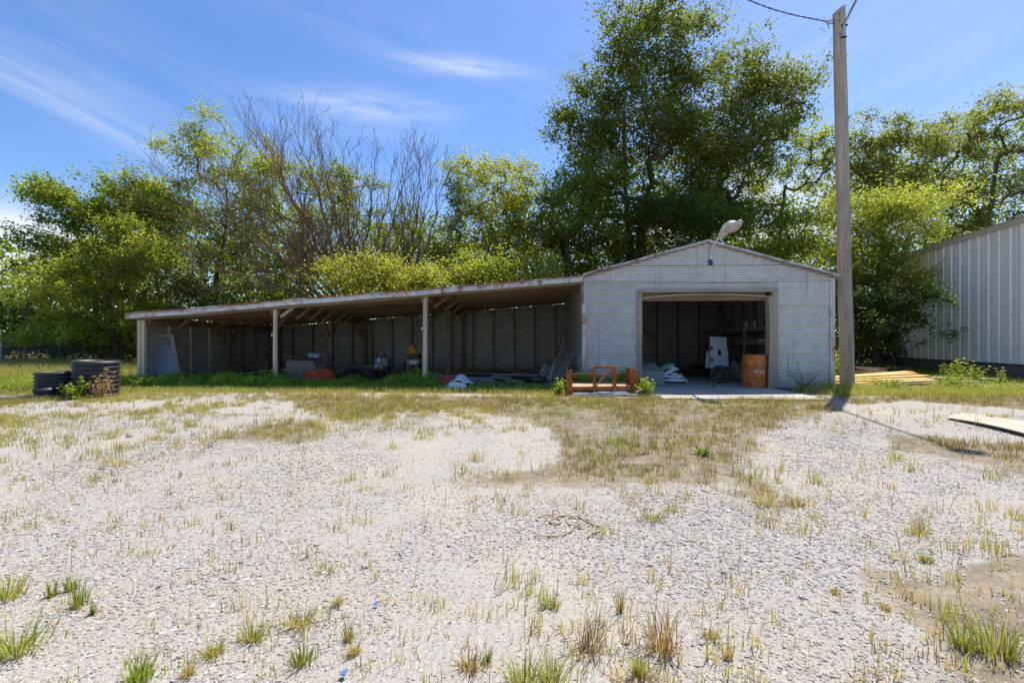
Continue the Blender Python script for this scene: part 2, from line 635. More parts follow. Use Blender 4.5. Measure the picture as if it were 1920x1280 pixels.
def ground_material():
    m, n, bs, t, _ = new_mat('gravel_and_soil')
    geo = n.new('ShaderNodeNewGeometry')
    p = geo.outputs['Position']
    at = n.new('ShaderNodeAttribute'); at.attribute_name = 'tint'
    sep = n.new('ShaderNodeSeparateColor'); n.l.new(at.outputs['Color'], sep.inputs[0])
    dirt = sep.outputs[0]; field = sep.outputs[1]
    warp = n.noise(p, 3.0, 5, .6)
    fine = n.noise(p, 17, 6, .65)
    # gravel
    cell = n.voronoi(p, 66, 'Color'); cd = n.voronoi(p, 66, 'Distance')
    cell2 = n.voronoi(p, 140, 'Color'); cd2 = n.voronoi(p, 140, 'Distance')
    bw = n.new('ShaderNodeRGBToBW'); n.l.new(cell, bw.inputs[0])
    bw2 = n.new('ShaderNodeRGBToBW'); n.l.new(cell2, bw2.inputs[0])
    g1 = n.mix(n.mapr(bw.outputs[0], .2, .8), rgb(.29, .275, .255), rgb(.43, .405, .37))
    g2 = n.mix(n.mapr(bw2.outputs[0], .2, .8), rgb(.29, .275, .255), rgb(.42, .395, .36))
    g = n.mix(.5, g1, g2)
    g = n.mix(n.mapr(cd, .5, .8, 0, .35), g, rgb(.22, .20, .175))
    # patches of fines: tan dust
    big = n.noise(p, .55, 6, .62, .4)
    g = n.mix(n.mapr(big, .46, .66, 0, .6, True), g, rgb(.42, .375, .31))
    mid = n.noise(p, 2.3, 6, .7, .3)
    g = n.mix(n.mapr(mid, .55, .72, 0, .4), g, rgb(.34, .29, .22))
    # soil with thatch
    s1 = n.noise(p, 6.5, 8, .72, .5)
    soil = n.mix(n.mapr(s1, .35, .65), rgb(.085, .062, .036), rgb(.30, .24, .155))
    soil = n.mix(n.mapr(fine, .52, .70, 0, .6), soil, rgb(.40, .35, .27))
    s2 = n.noise(p, 1.6, 6, .7, .8)
    soil = n.mix(n.mapr(s2, .50, .66, 0, .65), soil, rgb(.12, .088, .05))
    dm = n.math('ADD', dirt, n.math('MULTIPLY', n.math('SUBTRACT', s1, .5), 1.3))
    dm = n.mapr(dm, .38, .66, 0, 1, True)
    c = n.mix(n.math('MULTIPLY', dm, .88), g, soil)
    tr1 = n.noise(n.mapping(p, (.28, 1.7, 1), (0, 0, .35)), 1.0, 5, .6, .6)
    c = n.mix(n.mapr(tr1, .50, .66, 0, .38, True), c, rgb(.36, .31, .24))
    fieldc = n.mix(n.mapr(warp, .4, .6), rgb(.10, .10, .03), rgb(.20, .17, .06))
    c = n.mix(field, c, fieldc)
    n.l.new(c, bs.inputs['Base Color'])
    bs.inputs['Roughness'].default_value = .95
    bs.inputs['Specular IOR Level'].default_value = .15
    h = n.math('ADD', n.math('MULTIPLY', cd, -.6), n.math('MULTIPLY', fine, 1.0))
    h = n.math('ADD', h, n.math('MULTIPLY', cd2, -.35))
    bump(n, bs, h, .7, .009)
    return m


dm_v = dirt_mask(GX.ravel(), GY.ravel())
fld = np.clip((GX.ravel() * 0 + GY.ravel() - 20) / 4, 0, 1)
fld = np.maximum(fld, np.clip((-12.5 - GX.ravel()) / 1.5, 0, 1) * np.clip((GY.ravel() - 12) / 2, 0, 1))
M_GROUND = ground_material()
ground = mesh_np('ground', gv, gf, M_GROUND, tint=np.stack([dm_v, fld, fld * 0], 1), smooth=True)
tag(ground, kind='structure')

# ------------------------------------------------------------------ corrugated sheets
PITCH = .068


def corr_wall(name, mat, x0, x1, z0, z1, plane, axis='y', top=None, amp=.0125, parent=None, seg=8, label=None, off=0.0, bow=0.0):
    """sheet with horizontal flutes standing in the plane y=plane (axis 'y') or x=plane (axis 'x').
    top(x) optionally limits the height."""
    n = max(2, int((z1 - z0) / PITCH * seg))
    vs = []; fs = []
    for i in range(n + 1):
        z = z0 + (z1 - z0) * i / n
        a, b = x0, x1
        if top is not None:
            xs = np.linspace(x0, x1, 241); ok = [x for x in xs if top(x) >= z - 1e-6]
            if not ok: break
            a, b = min(ok), max(ok)
        d = amp * math.cos(2 * math.pi * z / PITCH)
        for k in range(3):
            u = a + (b - a) * k / 2
            w_ = plane + d + off + bow * math.sin(math.pi * (u - x0) / max(.01, x1 - x0)) * math.sin(math.pi * (z - z0) / (z1 - z0))
            vs.append((u, w_, z) if axis == 'y' else (w_, u, z))
    rows = len(vs) // 3
    for i in range(rows - 1):
        for k in range(2):
            fs.append((i * 3 + k, i * 3 + k + 1, (i + 1) * 3 + k + 1, (i + 1) * 3 + k))
    mb = MB().add(vs, fs, True)
    return mb.build(name, mat, parent, label=label)


YF, YB = 12.5, 19.5               # front and back planes
XL = FY(1093, 640, YF).x          # garage left wall
XR = FY(1563, 640, YF).x          # garage right wall
XP = FY(1325, 640, YF).x          # ridge
ZPK = FY(1325, 455, YF).z
ZEL = FY(1093, 518, YF).z
ZER = FY(1566, 518, YF).z


def fx(px): return FY(px, 640, YF).x
def fz(px, py): return FY(px, py, YF).z


def gar_top(x):
    return ZEL + (ZPK - ZEL) * (x - XL) / (XP - XL) if x < XP else ZPK + (ZER - ZPK) * (x - XP) / (XR - XP)


DX0, DX1 = fx(1195), fx(1457)     # outer sides of the door frame
DZ = fz(1300, 548)

garage = thing('metal_garage', 'grey corrugated metal garage with wide open doorway and low gable roof', 'garage', (XP, YF, 0))
front = MB()
for z in (fz(1300, 522), ):
    front.bb(XL + .1, XR - .1, YF + .035, YF + .075, z - .04, z + .04)
front.bb(XL + .02, XL + .11, YF + .04, YF + .13, 0, ZEL - .06)
front.bb(XR - .11, XR - .02, YF + .04, YF + .13, 0, ZER - .06)
front.bb(XP - .05, XP + .05, YF + .08, YF + .13, DZ + .05, ZPK - .1)
front_wall = front.build('front_wall', M_BROWNX, garage)
z1 = fz(1150, 529); z2 = fz(1300, 497); z3 = fz(1500, 570)
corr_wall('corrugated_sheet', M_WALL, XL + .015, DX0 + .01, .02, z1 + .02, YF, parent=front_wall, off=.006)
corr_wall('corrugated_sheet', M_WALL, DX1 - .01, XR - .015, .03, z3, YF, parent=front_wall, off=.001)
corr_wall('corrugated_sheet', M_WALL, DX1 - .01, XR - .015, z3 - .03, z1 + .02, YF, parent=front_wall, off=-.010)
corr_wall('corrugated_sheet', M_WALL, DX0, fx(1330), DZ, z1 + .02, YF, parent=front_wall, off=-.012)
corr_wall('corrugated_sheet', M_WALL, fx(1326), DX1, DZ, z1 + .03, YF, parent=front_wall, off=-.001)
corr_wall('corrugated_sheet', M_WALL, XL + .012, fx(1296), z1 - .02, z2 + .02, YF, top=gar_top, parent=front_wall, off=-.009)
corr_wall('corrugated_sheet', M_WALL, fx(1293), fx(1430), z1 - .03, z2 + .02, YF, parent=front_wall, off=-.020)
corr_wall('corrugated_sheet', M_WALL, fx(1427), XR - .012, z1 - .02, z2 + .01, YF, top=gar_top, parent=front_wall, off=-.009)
zt = ZPK + .0
for a, b, o in ((XL + .3, fx(1183), -.018), (fx(1180), fx(1318), -.022), (fx(1315), fx(1431), -.020), (fx(1428), XR - .2, -.024)):
    corr_wall('corrugated_sheet', M_WALL, a, b, z2 - .03, zt, YF, top=gar_top, parent=front_wall, off=o)
corr_wall('corrugated_sheet', M_WALL, XL + .012, XL + .9, z2 - .02, gar_top(XL + .9), YF, top=gar_top, parent=front_wall, off=-.004)

# side and back walls
# thin dark strips added as shadow lines along the front sheet laps
for (xa, xb, z) in ((XL + .05, DX0 - .02, z1 + .012), (fx(1296), fx(1430), z1 - .024), (DX0 + .02, fx(1293), z1 - .012), (fx(1430), XR - .05, z1 - .012), (XL + .5, XR - .4, z2 - .022)):
    if z > z2 - .1: xa, xb = max(xa, XL + .75), min(xb, XR - .7)
    MB().bb(xa, xb, YF - .040, YF - .037, z - .004, z + .002).build('lap_shadow', M_DARKMETAL, front_wall)
side = MB().bb(XL + .03, XL + .1, YF + .14, YB - .02, .06, .12).build('left_wall_girt', M_BROWNY, garage)
ysplit = [YF + .02, 14.9, 17.2, YB]
for i in range(3):
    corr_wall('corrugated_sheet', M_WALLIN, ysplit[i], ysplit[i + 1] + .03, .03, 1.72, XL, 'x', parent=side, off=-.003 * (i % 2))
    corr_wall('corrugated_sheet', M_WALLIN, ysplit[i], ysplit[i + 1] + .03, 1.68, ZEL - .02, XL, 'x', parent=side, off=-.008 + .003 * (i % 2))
side_r = MB().bb(XR - .1, XR - .03, YF + .14, YB - .02, .06, .12).build('right_wall_girt', M_BROWNY, garage)
for i in range(3):
    corr_wall('corrugated_sheet', M_WALL, ysplit[i], ysplit[i + 1] + .03, .03, ZER - .02, XR, 'x', parent=side_r, off=.003 * (i % 2))
back_g = MB().bb(XL + .1, XR - .1, YB - .1, YB - .03, .06, .12).build('back_wall_girt', M_BROWNX, garage)
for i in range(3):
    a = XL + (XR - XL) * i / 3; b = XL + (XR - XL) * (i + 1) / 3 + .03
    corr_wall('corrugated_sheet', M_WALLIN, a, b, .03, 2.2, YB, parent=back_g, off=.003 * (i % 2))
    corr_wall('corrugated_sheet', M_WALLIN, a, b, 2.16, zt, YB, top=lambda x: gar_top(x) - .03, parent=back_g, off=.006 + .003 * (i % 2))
stud_me = {}


def stud_x(x, y, h, parent, mat, wd=.045, dp=.09):
    MB().bb(x - wd / 2, x + wd / 2, y - dp / 2, y + dp / 2, .02, h).build('stud', mat, parent)


x = XL + .42
while x < XR - .2:
    stud_x(x, YB - .15, gar_top(x) - .1, garage, M_BROWNZ); x += .86
for k in range(8):
    y = YF + .6 + k * .86
    MB().bb(XR - .2, XR - .11, y - .022, y + .022, .02, ZER - .1).build('stud', M_BROWNZ, garage)
    MB().bb(XL + .11, XL + .2, y - .022, y + .022, .02, ZEL - .1).build('stud', M_BROWNZ, garage)
# rafters of the garage
for k in range(6):
    y = YF + .4 + k * 1.3
    a = MB()
    a.beam((XL + .1, y, gar_top(XL + .1) - .14), (XP, y, ZPK - .14), .045, .14)
    a.build('rafter', M_BROWNX, garage)
    a = MB()
    a.beam((XR - .1, y, gar_top(XR - .1) - .14), (XP, y, ZPK - .14), .045, .14)
    a.build('rafter', M_BROWNX, garage)
MB().beam((XP - 1.3, YB - .22, 2.75), (XP + .5, YB - .22, 1.35), .04, .09).build('brace', M_BROWNX, garage)

# garage roof: sheets with flutes running down the slope
def roof_sheet(x0, zz0, x1, zz1, y0, y1, parent, mat, amp=.011, pitch=.068, seg=5, nx_=10, sag=0.0, seed=0):
    n = max(2, int((y1 - y0) / pitch * seg))
    vs = []; fs = []
    for i in range(n + 1):
        y = y0 + (y1 - y0) * i / n
        for k in range(nx_ + 1):
            f = k / nx_
            xx = x0 + (x1 - x0) * f; z = zz0 + (zz1 - zz0) * f
            z += amp * math.cos(2 * math.pi * y / pitch) + sag * (mnoise.noise(Vector((xx * .7, y * .3, seed))))
            vs.append((xx, y, z))
    for i in range(n):
        for k in range(nx_):
            a = i * (nx_ + 1) + k
            fs.append((a, a + 1, a + nx_ + 2, a + nx_ + 1))
    return MB().add(vs, fs, True).build('roof_sheet', mat, parent)


EAVE = .08
sl = (ZPK - ZEL) / (XP - XL); sr = (ZPK - ZER) / (XR - XP)
ny_s = 9
ys0, ys1 = YF - .10, YB + .12
for i in range(ny_s):
    a = ys0 + (ys1 - ys0) * i / ny_s; b = ys0 + (ys1 - ys0) * (i + 1) / ny_s + .02
    roof_sheet(XL + .01, ZEL + .045, XP, ZPK + .05, a, b, garage, M_ROOF, sag=.012, seed=i)
    roof_sheet(XP, ZPK + .05, XR + .09, ZER + .045 - sr * .09, a, b, garage, M_ROOF, sag=.012, seed=i + 20)
# rake flashing, thin and slightly wavy
for (xa, za, xb, zb) in ((XL - .01, ZEL, XP, ZPK), (XP, ZPK, XR + .1, ZER - sr * .1)):
    pts = []
    n = 16
    vs = []; fs = []
    for i in range(n + 1):
        f = i / n
        xx = xa + (xb - xa) * f; z = za + (zb - za) * f + .016 * mnoise.noise(Vector((xx * 1.3, 2, 5)))
        y = YF - .115
        vs += [(xx, y + .05, z + .072), (xx, y, z + .066), (xx, y - .004, z + .028), (xx, y - .012, z + .0)]
    for i in range(n):
        for k in range(3):
            a = i * 4 + k; fs.append((a, a + 4, a + 5, a + 1))
    MB().add(vs, fs).build('rake_flashing', M_TRIM if xa < XP - .1 else M_TRIM, garage)
    mb = MB(); mb.beam((xa + .06, YF - .055, za - .02), (xb - .06, YF - .055, zb - .02), .05, .045)
    mb.build('rake_board', M_BOARD, garage)
# corner trims
MB().bb(XL - .012, XL + .075, YF - .03, YF - .018, .02, fz(1093, 568)).bb(XL - .03, XL - .012, YF - .018, YF + .09, .02, ZEL - .04).build('corner_trim', M_TRIM, garage)
MB().bb(XR - .11, XR + .014, YF - .03, YF - .018, .02, ZER - .06).bb(XR + .014, XR + .026, YF - .028, YF + .1, .02, ZER - .06).build('corner_trim', M_TRIM, garage)

# door frame
dfx0, dfx1 = fx(1203.5), fx(1439)
frame = thing_parent = MB().bb(DX0 - .01, dfx0, YF - .045, YF + .10, .03, DZ - .005).build('door_post', M_DOORZ, garage, .004)
MB().bb(fx(1447), DX1 + .005, YF - .045, YF + .10, .03, DZ - .005).build('door_post', M_DOORZ, garage, .004)
# twisted inner board of the right jamb
vs = []; fs = []
n = 14
for i in range(n + 1):
    z = .03 + (DZ - .14) * i / n
    bl = .035 * math.sin(math.pi * (i / n) ** 1.5)
    xa = dfx1 + .0 + bl * .9; xb = fx(1447.5)
    vs += [(xa, YF - .05, z), (xb, YF - .047, z), (xb, YF + .16, z), (xa, YF + .16, z)]
for i in range(n):
    for k in range(4):
        k2 = (k + 1) % 4
        fs.append((i * 4 + k, i * 4 + k2, (i + 1) * 4 + k2, (i + 1) * 4 + k))
fs += [(3, 2, 1, 0), tuple(n * 4 + k for k in range(4))]
MB().add(vs, fs).build('jamb_board', M_DOORZ, garage)
MB().bb(DX0 + .02, DX1 + .02, YF - .06, YF + .08, DZ, DZ + .085).build('door_header', M_DOORX, garage, .004)
# sagging lower header board
vs = []; fs = []
n = 20
for i in range(n + 1):
    f = i / n
    xx = dfx0 + (dfx1 + .04 - dfx0) * f
    dz = .0 + .10 * (2 * f - 1) ** 2 * (1.0 if f < .5 else .75)
    zt_ = DZ - .004; zb_ = DZ - .075 - dz
    vs += [(xx, YF + .0, zb_), (xx, YF + .0, zb_ + .045), (xx, YF + .09, zb_ + .045), (xx, YF + .09, zb_)]
for i in range(n):
    for k in range(4):
        k2 = (k + 1) % 4
        fs.append((i * 4 + k, (i + 1) * 4 + k, (i + 1) * 4 + k2, i * 4 + k2))
fs += [(0, 1, 2, 3), tuple(n * 4 + k for k in (3, 2, 1, 0))]
MB().add(vs, fs).build('sagging_board', M_DOORX, garage)
MB().bb(dfx0 + .01, dfx1, YF + .10, YF + .14, DZ - .22, DZ + .02).build('inner_header', M_BROWNX, garage)

# concrete slab with an apron
apx0, apx1 = fx(1203) - .1, G(1505, 741).x
slab = MB()
yap = 10.08
vs = []; fs = []
M_CONC, nn_, bs_, t_, _ = new_mat('concrete')
_g = nn_.new('ShaderNodeNewGeometry').outputs['Position']
c_ = nn_.mix(nn_.mapr(nn_.noise(_g, 1.8, 8, .65), .3, .7), rgb(.36, .33, .28), rgb(.54, .50, .43))
c_ = nn_.mix(nn_.mapr(nn_.noise(_g, 38, 4, .6), .55, .7, 0, .45), c_, rgb(.22, .20, .17))
c_ = nn_.mix(nn_.mapr(nn_.noise(_g, .7, 4, .6, .5), .5, .7, 0, .5), c_, rgb(.24, .22, .18))
nn_.l.new(c_, bs_.inputs['Base Color']); bs_.inputs['Roughness'].default_value = .9
bump(nn_, bs_, nn_.noise(_g, 60, 5, .7), .35, .006)
slab.bb(XL + .05, XR - .05, YF + .2, YB - .05, -.1, .035)
o = slab.build('concrete_slab', M_CONC); tag(o, kind='structure')


def apron(xa, xb, name='concrete_apron'):
    mb = MB(); n = 10
    top = []; fr = []
    for i in range(n + 1):
        xx = xa + (xb - xa) * i / n
        top.append((xx, YF + .195, .034)); fr.append((xx, yap + .10 * (mnoise.noise(Vector((xx * 1.2, 4.2, 0))) + .2 * (xx - xa)), .022))
    vs = top + fr + [(a[0], a[1] - .02, -.08) for a in fr]
    fs = []
    for i in range(n):
        fs.append((n + 1 + i, n + 2 + i, i + 1, i))
        fs.append((2 * (n + 1) + i, 2 * (n + 1) + i + 1, n + 2 + i, n + 1 + i))
    for e in (0, n):
        pass
    mb.add(vs, fs)
    return tag(mb.build(name, M_CONC), kind='structure')


apron(apx0, fx(1310), 'concrete_apron'); apron(fx(1310) + .012, apx1, 'concrete_apron')

# ------------------------------------------------------------------ lean-to
LX0 = fx(268)                     # left end wall
RX0 = FY(247, 640, YF).x


def roof_z(x):                    # top of the lean-to sheets
    a = fx(247); za = fz(247, 588.5); zb = fz(1093, 519)
    return za + (zb - za) * (x - a) / (XL - a)


lean = thing('lean_to_shed', 'long open fronted lean-to shed with timber posts and low rusty sheet roof', 'shed', ((LX0 + XL) / 2, YF, 0))
nsh = 12
for i in range(nsh):
    a = YF - .16 + (YB + .25 - YF + .16) * i / nsh; b = a + (YB + .41 - YF) / nsh + .03
    roof_sheet(RX0 - .05, roof_z(RX0 - .05), XL - .02, roof_z(XL - .02), a, b, lean, M_ROOF, nx_=26, sag=.035, seed=40 + i * .0)
# eave flashing along the open side, in three lengths
for (pa, pb, dz) in ((246, 498, -.004), (496, 784, .006), (780, 1092, .0)):
    xa, xb = fx(pa), fx(pb); n = 12; vs = []; fs = []
    for i in range(n + 1):
        xx = xa + (xb - xa) * i / n
        z = roof_z(xx) + .035 * mnoise.noise(Vector((xx * .7, 12.34 * .3, 40))) + dz - .03
        wv = .012 * mnoise.noise(Vector((xx * 1.9, 9, pa)))
        y = YF - .19 + (.01 if pa == 496 else 0)
        vs += [(xx, y + .07, z + .006), (xx, y, z - .001), (xx, y - .006 + wv, z - .055), (xx, y - .002 - wv * .6, z - .118), (xx, y + .012, z - .125)]
    for i in range(n):
        for k in range(4):
            a = i * 5 + k; fs.append((a, a + 5, a + 6, a + 1))
    MB().add(vs, fs).build('eave_flashing', M_TRIM, lean)
xq = fx(250); kq = 0
while xq < XL - .1:
    ln = .35 + .5 * ((kq * 37) % 10) / 10
    xb = min(xq + ln, XL - .05)
    if not (kq % 7 == 3 and xq < fx(600)):
        z0a = roof_z(xq) + .035 * mnoise.noise(Vector((xq * .7, 12.34 * .3, 40))); z0b = roof_z(xb) + .035 * mnoise.noise(Vector((xb * .7, 12.34 * .3, 40)))
        hh = .016 + .012 * ((kq * 13) % 5) / 5
        vs = [(xq, YF - .175, z0a - .02), (xb, YF - .175, z0b - .02), (xb, YF - .165, z0b + hh), (xq, YF - .165, z0a + hh), (xb, YF - .05, z0b + hh + .004), (xq, YF - .05, z0a + hh + .004)]
        MB().add(vs, [(0, 1, 2, 3), (3, 2, 4, 5)]).build('sheet_edge', M_EDGE if kq % 4 else M_TRIM, lean)
    xq = xb; kq += 1
# front beam boards
for pa, pb, dz, h in ((262, 520, .0, .13), (520, 800, .0, .13), (800, 1091, 0, .12)):
    a = fx(pa); b = fx(pb)
    MB().beam((a, YF - .10, roof_z(a) - .15 + dz), (b, YF - .10, roof_z(b) - .15 + dz), .04, h).build('front_beam', M_BROWNX, lean)
# posts
post_x = [fx(517), fx(797)]
rows = [YF, 16.0, YB - .18]


def post(x, y, top, wd, round_=True, mat=M_POST, lean_=0.0):
    mb = MB()
    if round_:
        n = 7; pts = []; rs = []
        for i in range(n + 1):
            f = i / n
            pts.append((x + lean_ * f + .008 * mnoise.noise(Vector((x, y, f * 3))), y, -.05 + (top + .05) * f)); rs.append(wd / 2 * (1.06 - .12 * f))
        mb.tube(pts, rs, 12)
    else:
        mb.bb(x - wd / 2, x + wd / 2, y - wd / 2, y + wd / 2, -.05, top)
    return mb.build('post', mat, lean)


p1 = post(fx(516.5), YF, roof_z(fx(517)) - .21, .125)
p2 = post(fx(796.5), YF, roof_z(fx(797)) - .14, .14, lean_=.02)
pa_ = post(fx(262), YF + .02, roof_z(fx(265)) - .2, .105, False)
pb_ = post(fx(271), YF - .02, roof_z(fx(265)) - .2, .085, False)
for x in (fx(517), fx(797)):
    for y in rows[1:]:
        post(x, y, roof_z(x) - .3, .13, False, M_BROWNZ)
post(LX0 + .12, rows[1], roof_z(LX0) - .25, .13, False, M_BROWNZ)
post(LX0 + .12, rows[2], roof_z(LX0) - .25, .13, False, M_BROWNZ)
# deep girders at each post line, knee braces
for x in (LX0 + .12, fx(517), fx(797)):
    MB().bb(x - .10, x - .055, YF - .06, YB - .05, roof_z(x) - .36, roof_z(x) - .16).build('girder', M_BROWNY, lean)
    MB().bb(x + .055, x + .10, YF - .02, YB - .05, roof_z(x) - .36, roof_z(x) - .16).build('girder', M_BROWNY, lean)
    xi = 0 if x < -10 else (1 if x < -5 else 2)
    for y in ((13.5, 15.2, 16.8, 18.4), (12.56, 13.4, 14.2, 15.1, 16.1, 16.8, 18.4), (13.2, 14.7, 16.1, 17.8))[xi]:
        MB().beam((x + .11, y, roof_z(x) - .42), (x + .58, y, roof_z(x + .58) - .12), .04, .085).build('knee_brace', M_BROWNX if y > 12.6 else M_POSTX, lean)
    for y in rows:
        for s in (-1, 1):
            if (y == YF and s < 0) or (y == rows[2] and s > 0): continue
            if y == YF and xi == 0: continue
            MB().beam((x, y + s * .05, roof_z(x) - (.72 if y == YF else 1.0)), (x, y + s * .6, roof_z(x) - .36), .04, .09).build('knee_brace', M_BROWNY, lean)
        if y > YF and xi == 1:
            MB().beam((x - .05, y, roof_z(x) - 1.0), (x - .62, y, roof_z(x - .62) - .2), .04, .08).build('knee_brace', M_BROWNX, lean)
# purlins that run down the slope under the sheets
xs_ = [LX0, fx(517), fx(797), XL - .03]
for j in range(11):
    y = YF + .28 + j * .68
    for i in range(3):
        a, b = xs_[i], xs_[i + 1]
        o_ = .02 * ((i + j) % 2)
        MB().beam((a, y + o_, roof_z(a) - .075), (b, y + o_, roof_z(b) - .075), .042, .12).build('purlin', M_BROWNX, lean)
# board sheathing seen from below, a few loose lengths
for j in range(9):
    y = YF + .6 + j * .75
    a = LX0 + .4 + (j * 1.37) % 6; b = a + 3.4
    b = min(b, XL - .1)
    MB().beam((a, y, roof_z(a) - .17), (b, y, roof_z(b) - .15), .10, .025).build('tie_board', M_BROWNX, lean)

# back wall, in sheets 2.4 m wide and two courses; left end wall
bw_ = MB()
bw_.bb(LX0 + .1, XL - .05, YB - .09, YB - .03, .06, .12)
bwall = bw_.build('back_wall_girt', M_BROWNX, lean)
x = LX0; k = 0
while x < XL - .1:
    b = min(x + 2.4, XL - .01)
    zsp = 1.12 if (k < 4) else 1.45
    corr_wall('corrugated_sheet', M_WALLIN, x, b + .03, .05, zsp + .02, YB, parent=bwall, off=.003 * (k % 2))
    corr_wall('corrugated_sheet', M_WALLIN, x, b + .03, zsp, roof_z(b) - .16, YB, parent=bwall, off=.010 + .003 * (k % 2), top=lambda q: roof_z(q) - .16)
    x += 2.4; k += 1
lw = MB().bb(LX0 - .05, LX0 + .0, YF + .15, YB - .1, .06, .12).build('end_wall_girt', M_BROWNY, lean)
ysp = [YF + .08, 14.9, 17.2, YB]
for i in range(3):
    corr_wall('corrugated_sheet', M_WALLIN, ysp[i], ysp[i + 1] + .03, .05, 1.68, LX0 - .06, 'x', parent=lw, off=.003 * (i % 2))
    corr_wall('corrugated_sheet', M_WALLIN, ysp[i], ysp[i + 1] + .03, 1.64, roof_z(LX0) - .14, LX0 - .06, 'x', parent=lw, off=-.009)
x = fx(1093) - .40
x = XL - .42
while x > LX0 + .2:
    MB().bb(x - .022, x + .022, YB - .16, YB - .07, .02, roof_z(x) - .18).build('stud', M_BROWNZ, lean); x -= .88
for k in range(7):
    y = YF + .9 + k * .88
    MB().bb(LX0 + .0, LX0 + .05, y - .035, y + .035, .02, roof_z(LX0) - .2).build('stud', M_POST if k < 4 else M_BROWNZ, lean)
MB().bb(fx(700), XL - .1, YB - .35, YB - .30, .02, .12).build('sill_board', M_BROWNX, lean)

# ------------------------------------------------------------------ white metal building on the right
WB0 = W(1653, 640, 23.9); WB1 = W(1920, 640, 15.2)
wdir = Vector((WB1.x - WB0.x, WB1.y - WB0.y, 0)).normalized()      # towards the viewer
wn_ = Vector((wdir.y, -wdir.x, 0))                                  # away from the yard?
if wn_.x > 0: wn_ = -wn_                                            # outward normal faces the yard (-x)
WLEN = (Vector((WB1.x, WB1.y, 0)) - Vector((WB0.x, WB0.y, 0))).length + 10
WT, WBT = 5.30, .50
white_b = thing('white_metal_building', 'tall pale grey ribbed metal building on a dark block foundation', 'building', (WB0.x, WB0.y, 0))
M_RIB = m_plain('ribbed_wall_paint', (.86, .835, .78), .42, 0, .05, 3, (.45, .42, .36), .3)
M_FOUND = m_plain('block_foundation', (.13, .13, .125), .9, 0, .25, 2.5, (.25, .23, .19), .5, .5)
M_GUTTER = m_plain('cream_trim', (.55, .53, .47), .5, 0, .08, 3, (.3, .27, .2), .4)


def wp(s, z, out=0.0):
    return Vector((WB0.x, WB0.y, 0)) + wdir * s + wn_ * out + Vector((0, 0, z))


RS = .50
s = 0.0; k = 0
while s < WLEN:
    # one panel: two major ribs 0.5 m apart, two low stiffeners between
    prof = []
    for q in range(2):
        b = q * RS
        prof += [(b, 0), (b + .165, 0), (b + .175, .006), (b + .20, .006), (b + .21, 0), (b + .29, 0), (b + .30, .006), (b + .325, .006), (b + .335, 0),
                 (b + .395, 0), (b + .425, .04), (b + .455, .04), (b + .485, 0)]
    prof.append((2 * RS, 0))
    vs = []; fs = []
    for (a, o_) in prof:
        vs += [wp(s + a, WBT, o_ + .004 * (k % 2)), wp(s + a, WT, o_ + .004 * (k % 2))]
    for i in range(len(prof) - 1):
        fs.append((2 * i, 2 * i + 2, 2 * i + 3, 2 * i + 1))
    MB().add(vs, fs).build('wall_panel', M_RIB, white_b)
    s += 2 * RS; k += 1
L = 2 * RS * k
up = Vector((0, 0, 1))
rotw = Matrix((wdir, wn_, up)).transposed()
MB().box(wp(L / 2, WT + .02, .05), (L, .14, .16), rotw).build('eave_gutter', M_GUTTER, white_b)
MB().box(wp(L / 2, WT + .115, .065), (L, .20, .03), rotw).build('eave_trim', M_GUTTER, white_b)
MB().box(wp(L / 2, WBT - .045, .015), (L, .06, .09), rotw).build('base_trim', M_DARKMETAL, white_b)
# foundation in courses of blocks
fnd = MB().box(wp(L / 2, .18, -.16), (L, .2, .54), rotw).build('foundation_core', M_FOUND, white_b)
s = 0; blk = None
for row in range(2):
    s = -.2 * (row % 2)
    while s < L - .4:
        c = wp(s + .2 + .2, .0 + .11 + row * .222, .0 + .004 * ((int(s * 10)) % 3))
        if blk is None:
            MBk = MB().box((0, 0, 0), (.392, .16, .214), rotw)
            ob = MBk.build('block', M_FOUND, fnd); blk = ob
            ob.matrix_parent_inverse = wmat(fnd).inverted(); ob.location = c
        else:
            ob = blk.copy(); COL.objects.link(ob); ob.location = c
        s += .4
# end wall facing away, roof
MB().box(wp(-.02, (WT + WBT) / 2, -6), (.04, 12, WT - WBT), rotw).build('end_wall', M_RIB, white_b)
MB().box(wp(L, (WT) / 2, -6), (.04, 12, WT), rotw).build('end_wall', M_RIB, white_b)
vs = [wp(0, WT + .1, 0), wp(L, WT + .1, 0), wp(L, WT + .8, -6), wp(0, WT + .8, -6), wp(0, WT + .1, -12), wp(L, WT + .1, -12)]
MB().add(vs, [(0, 1, 2, 3), (3, 2, 5, 4)]).build('roof', M_RIB, white_b)
MB().box(wp(L / 2, WT / 2, -12), (L, .04, WT), rotw).build('rear_wall', M_RIB, white_b)
mb = MB()
for z in (1.95, 3.6):
    for q in range(int(L / RS)):
        mb.box(wp(q * RS + .38, z, .008), (.022, .012, .022), rotw)
mb.build('screw_row', M_STEEL, white_b, kind='stuff')
# ------------------------------------------------------------------ vegetation
def unit(v):
    return v / (np.linalg.norm(v, axis=-1, keepdims=True) + 1e-9)


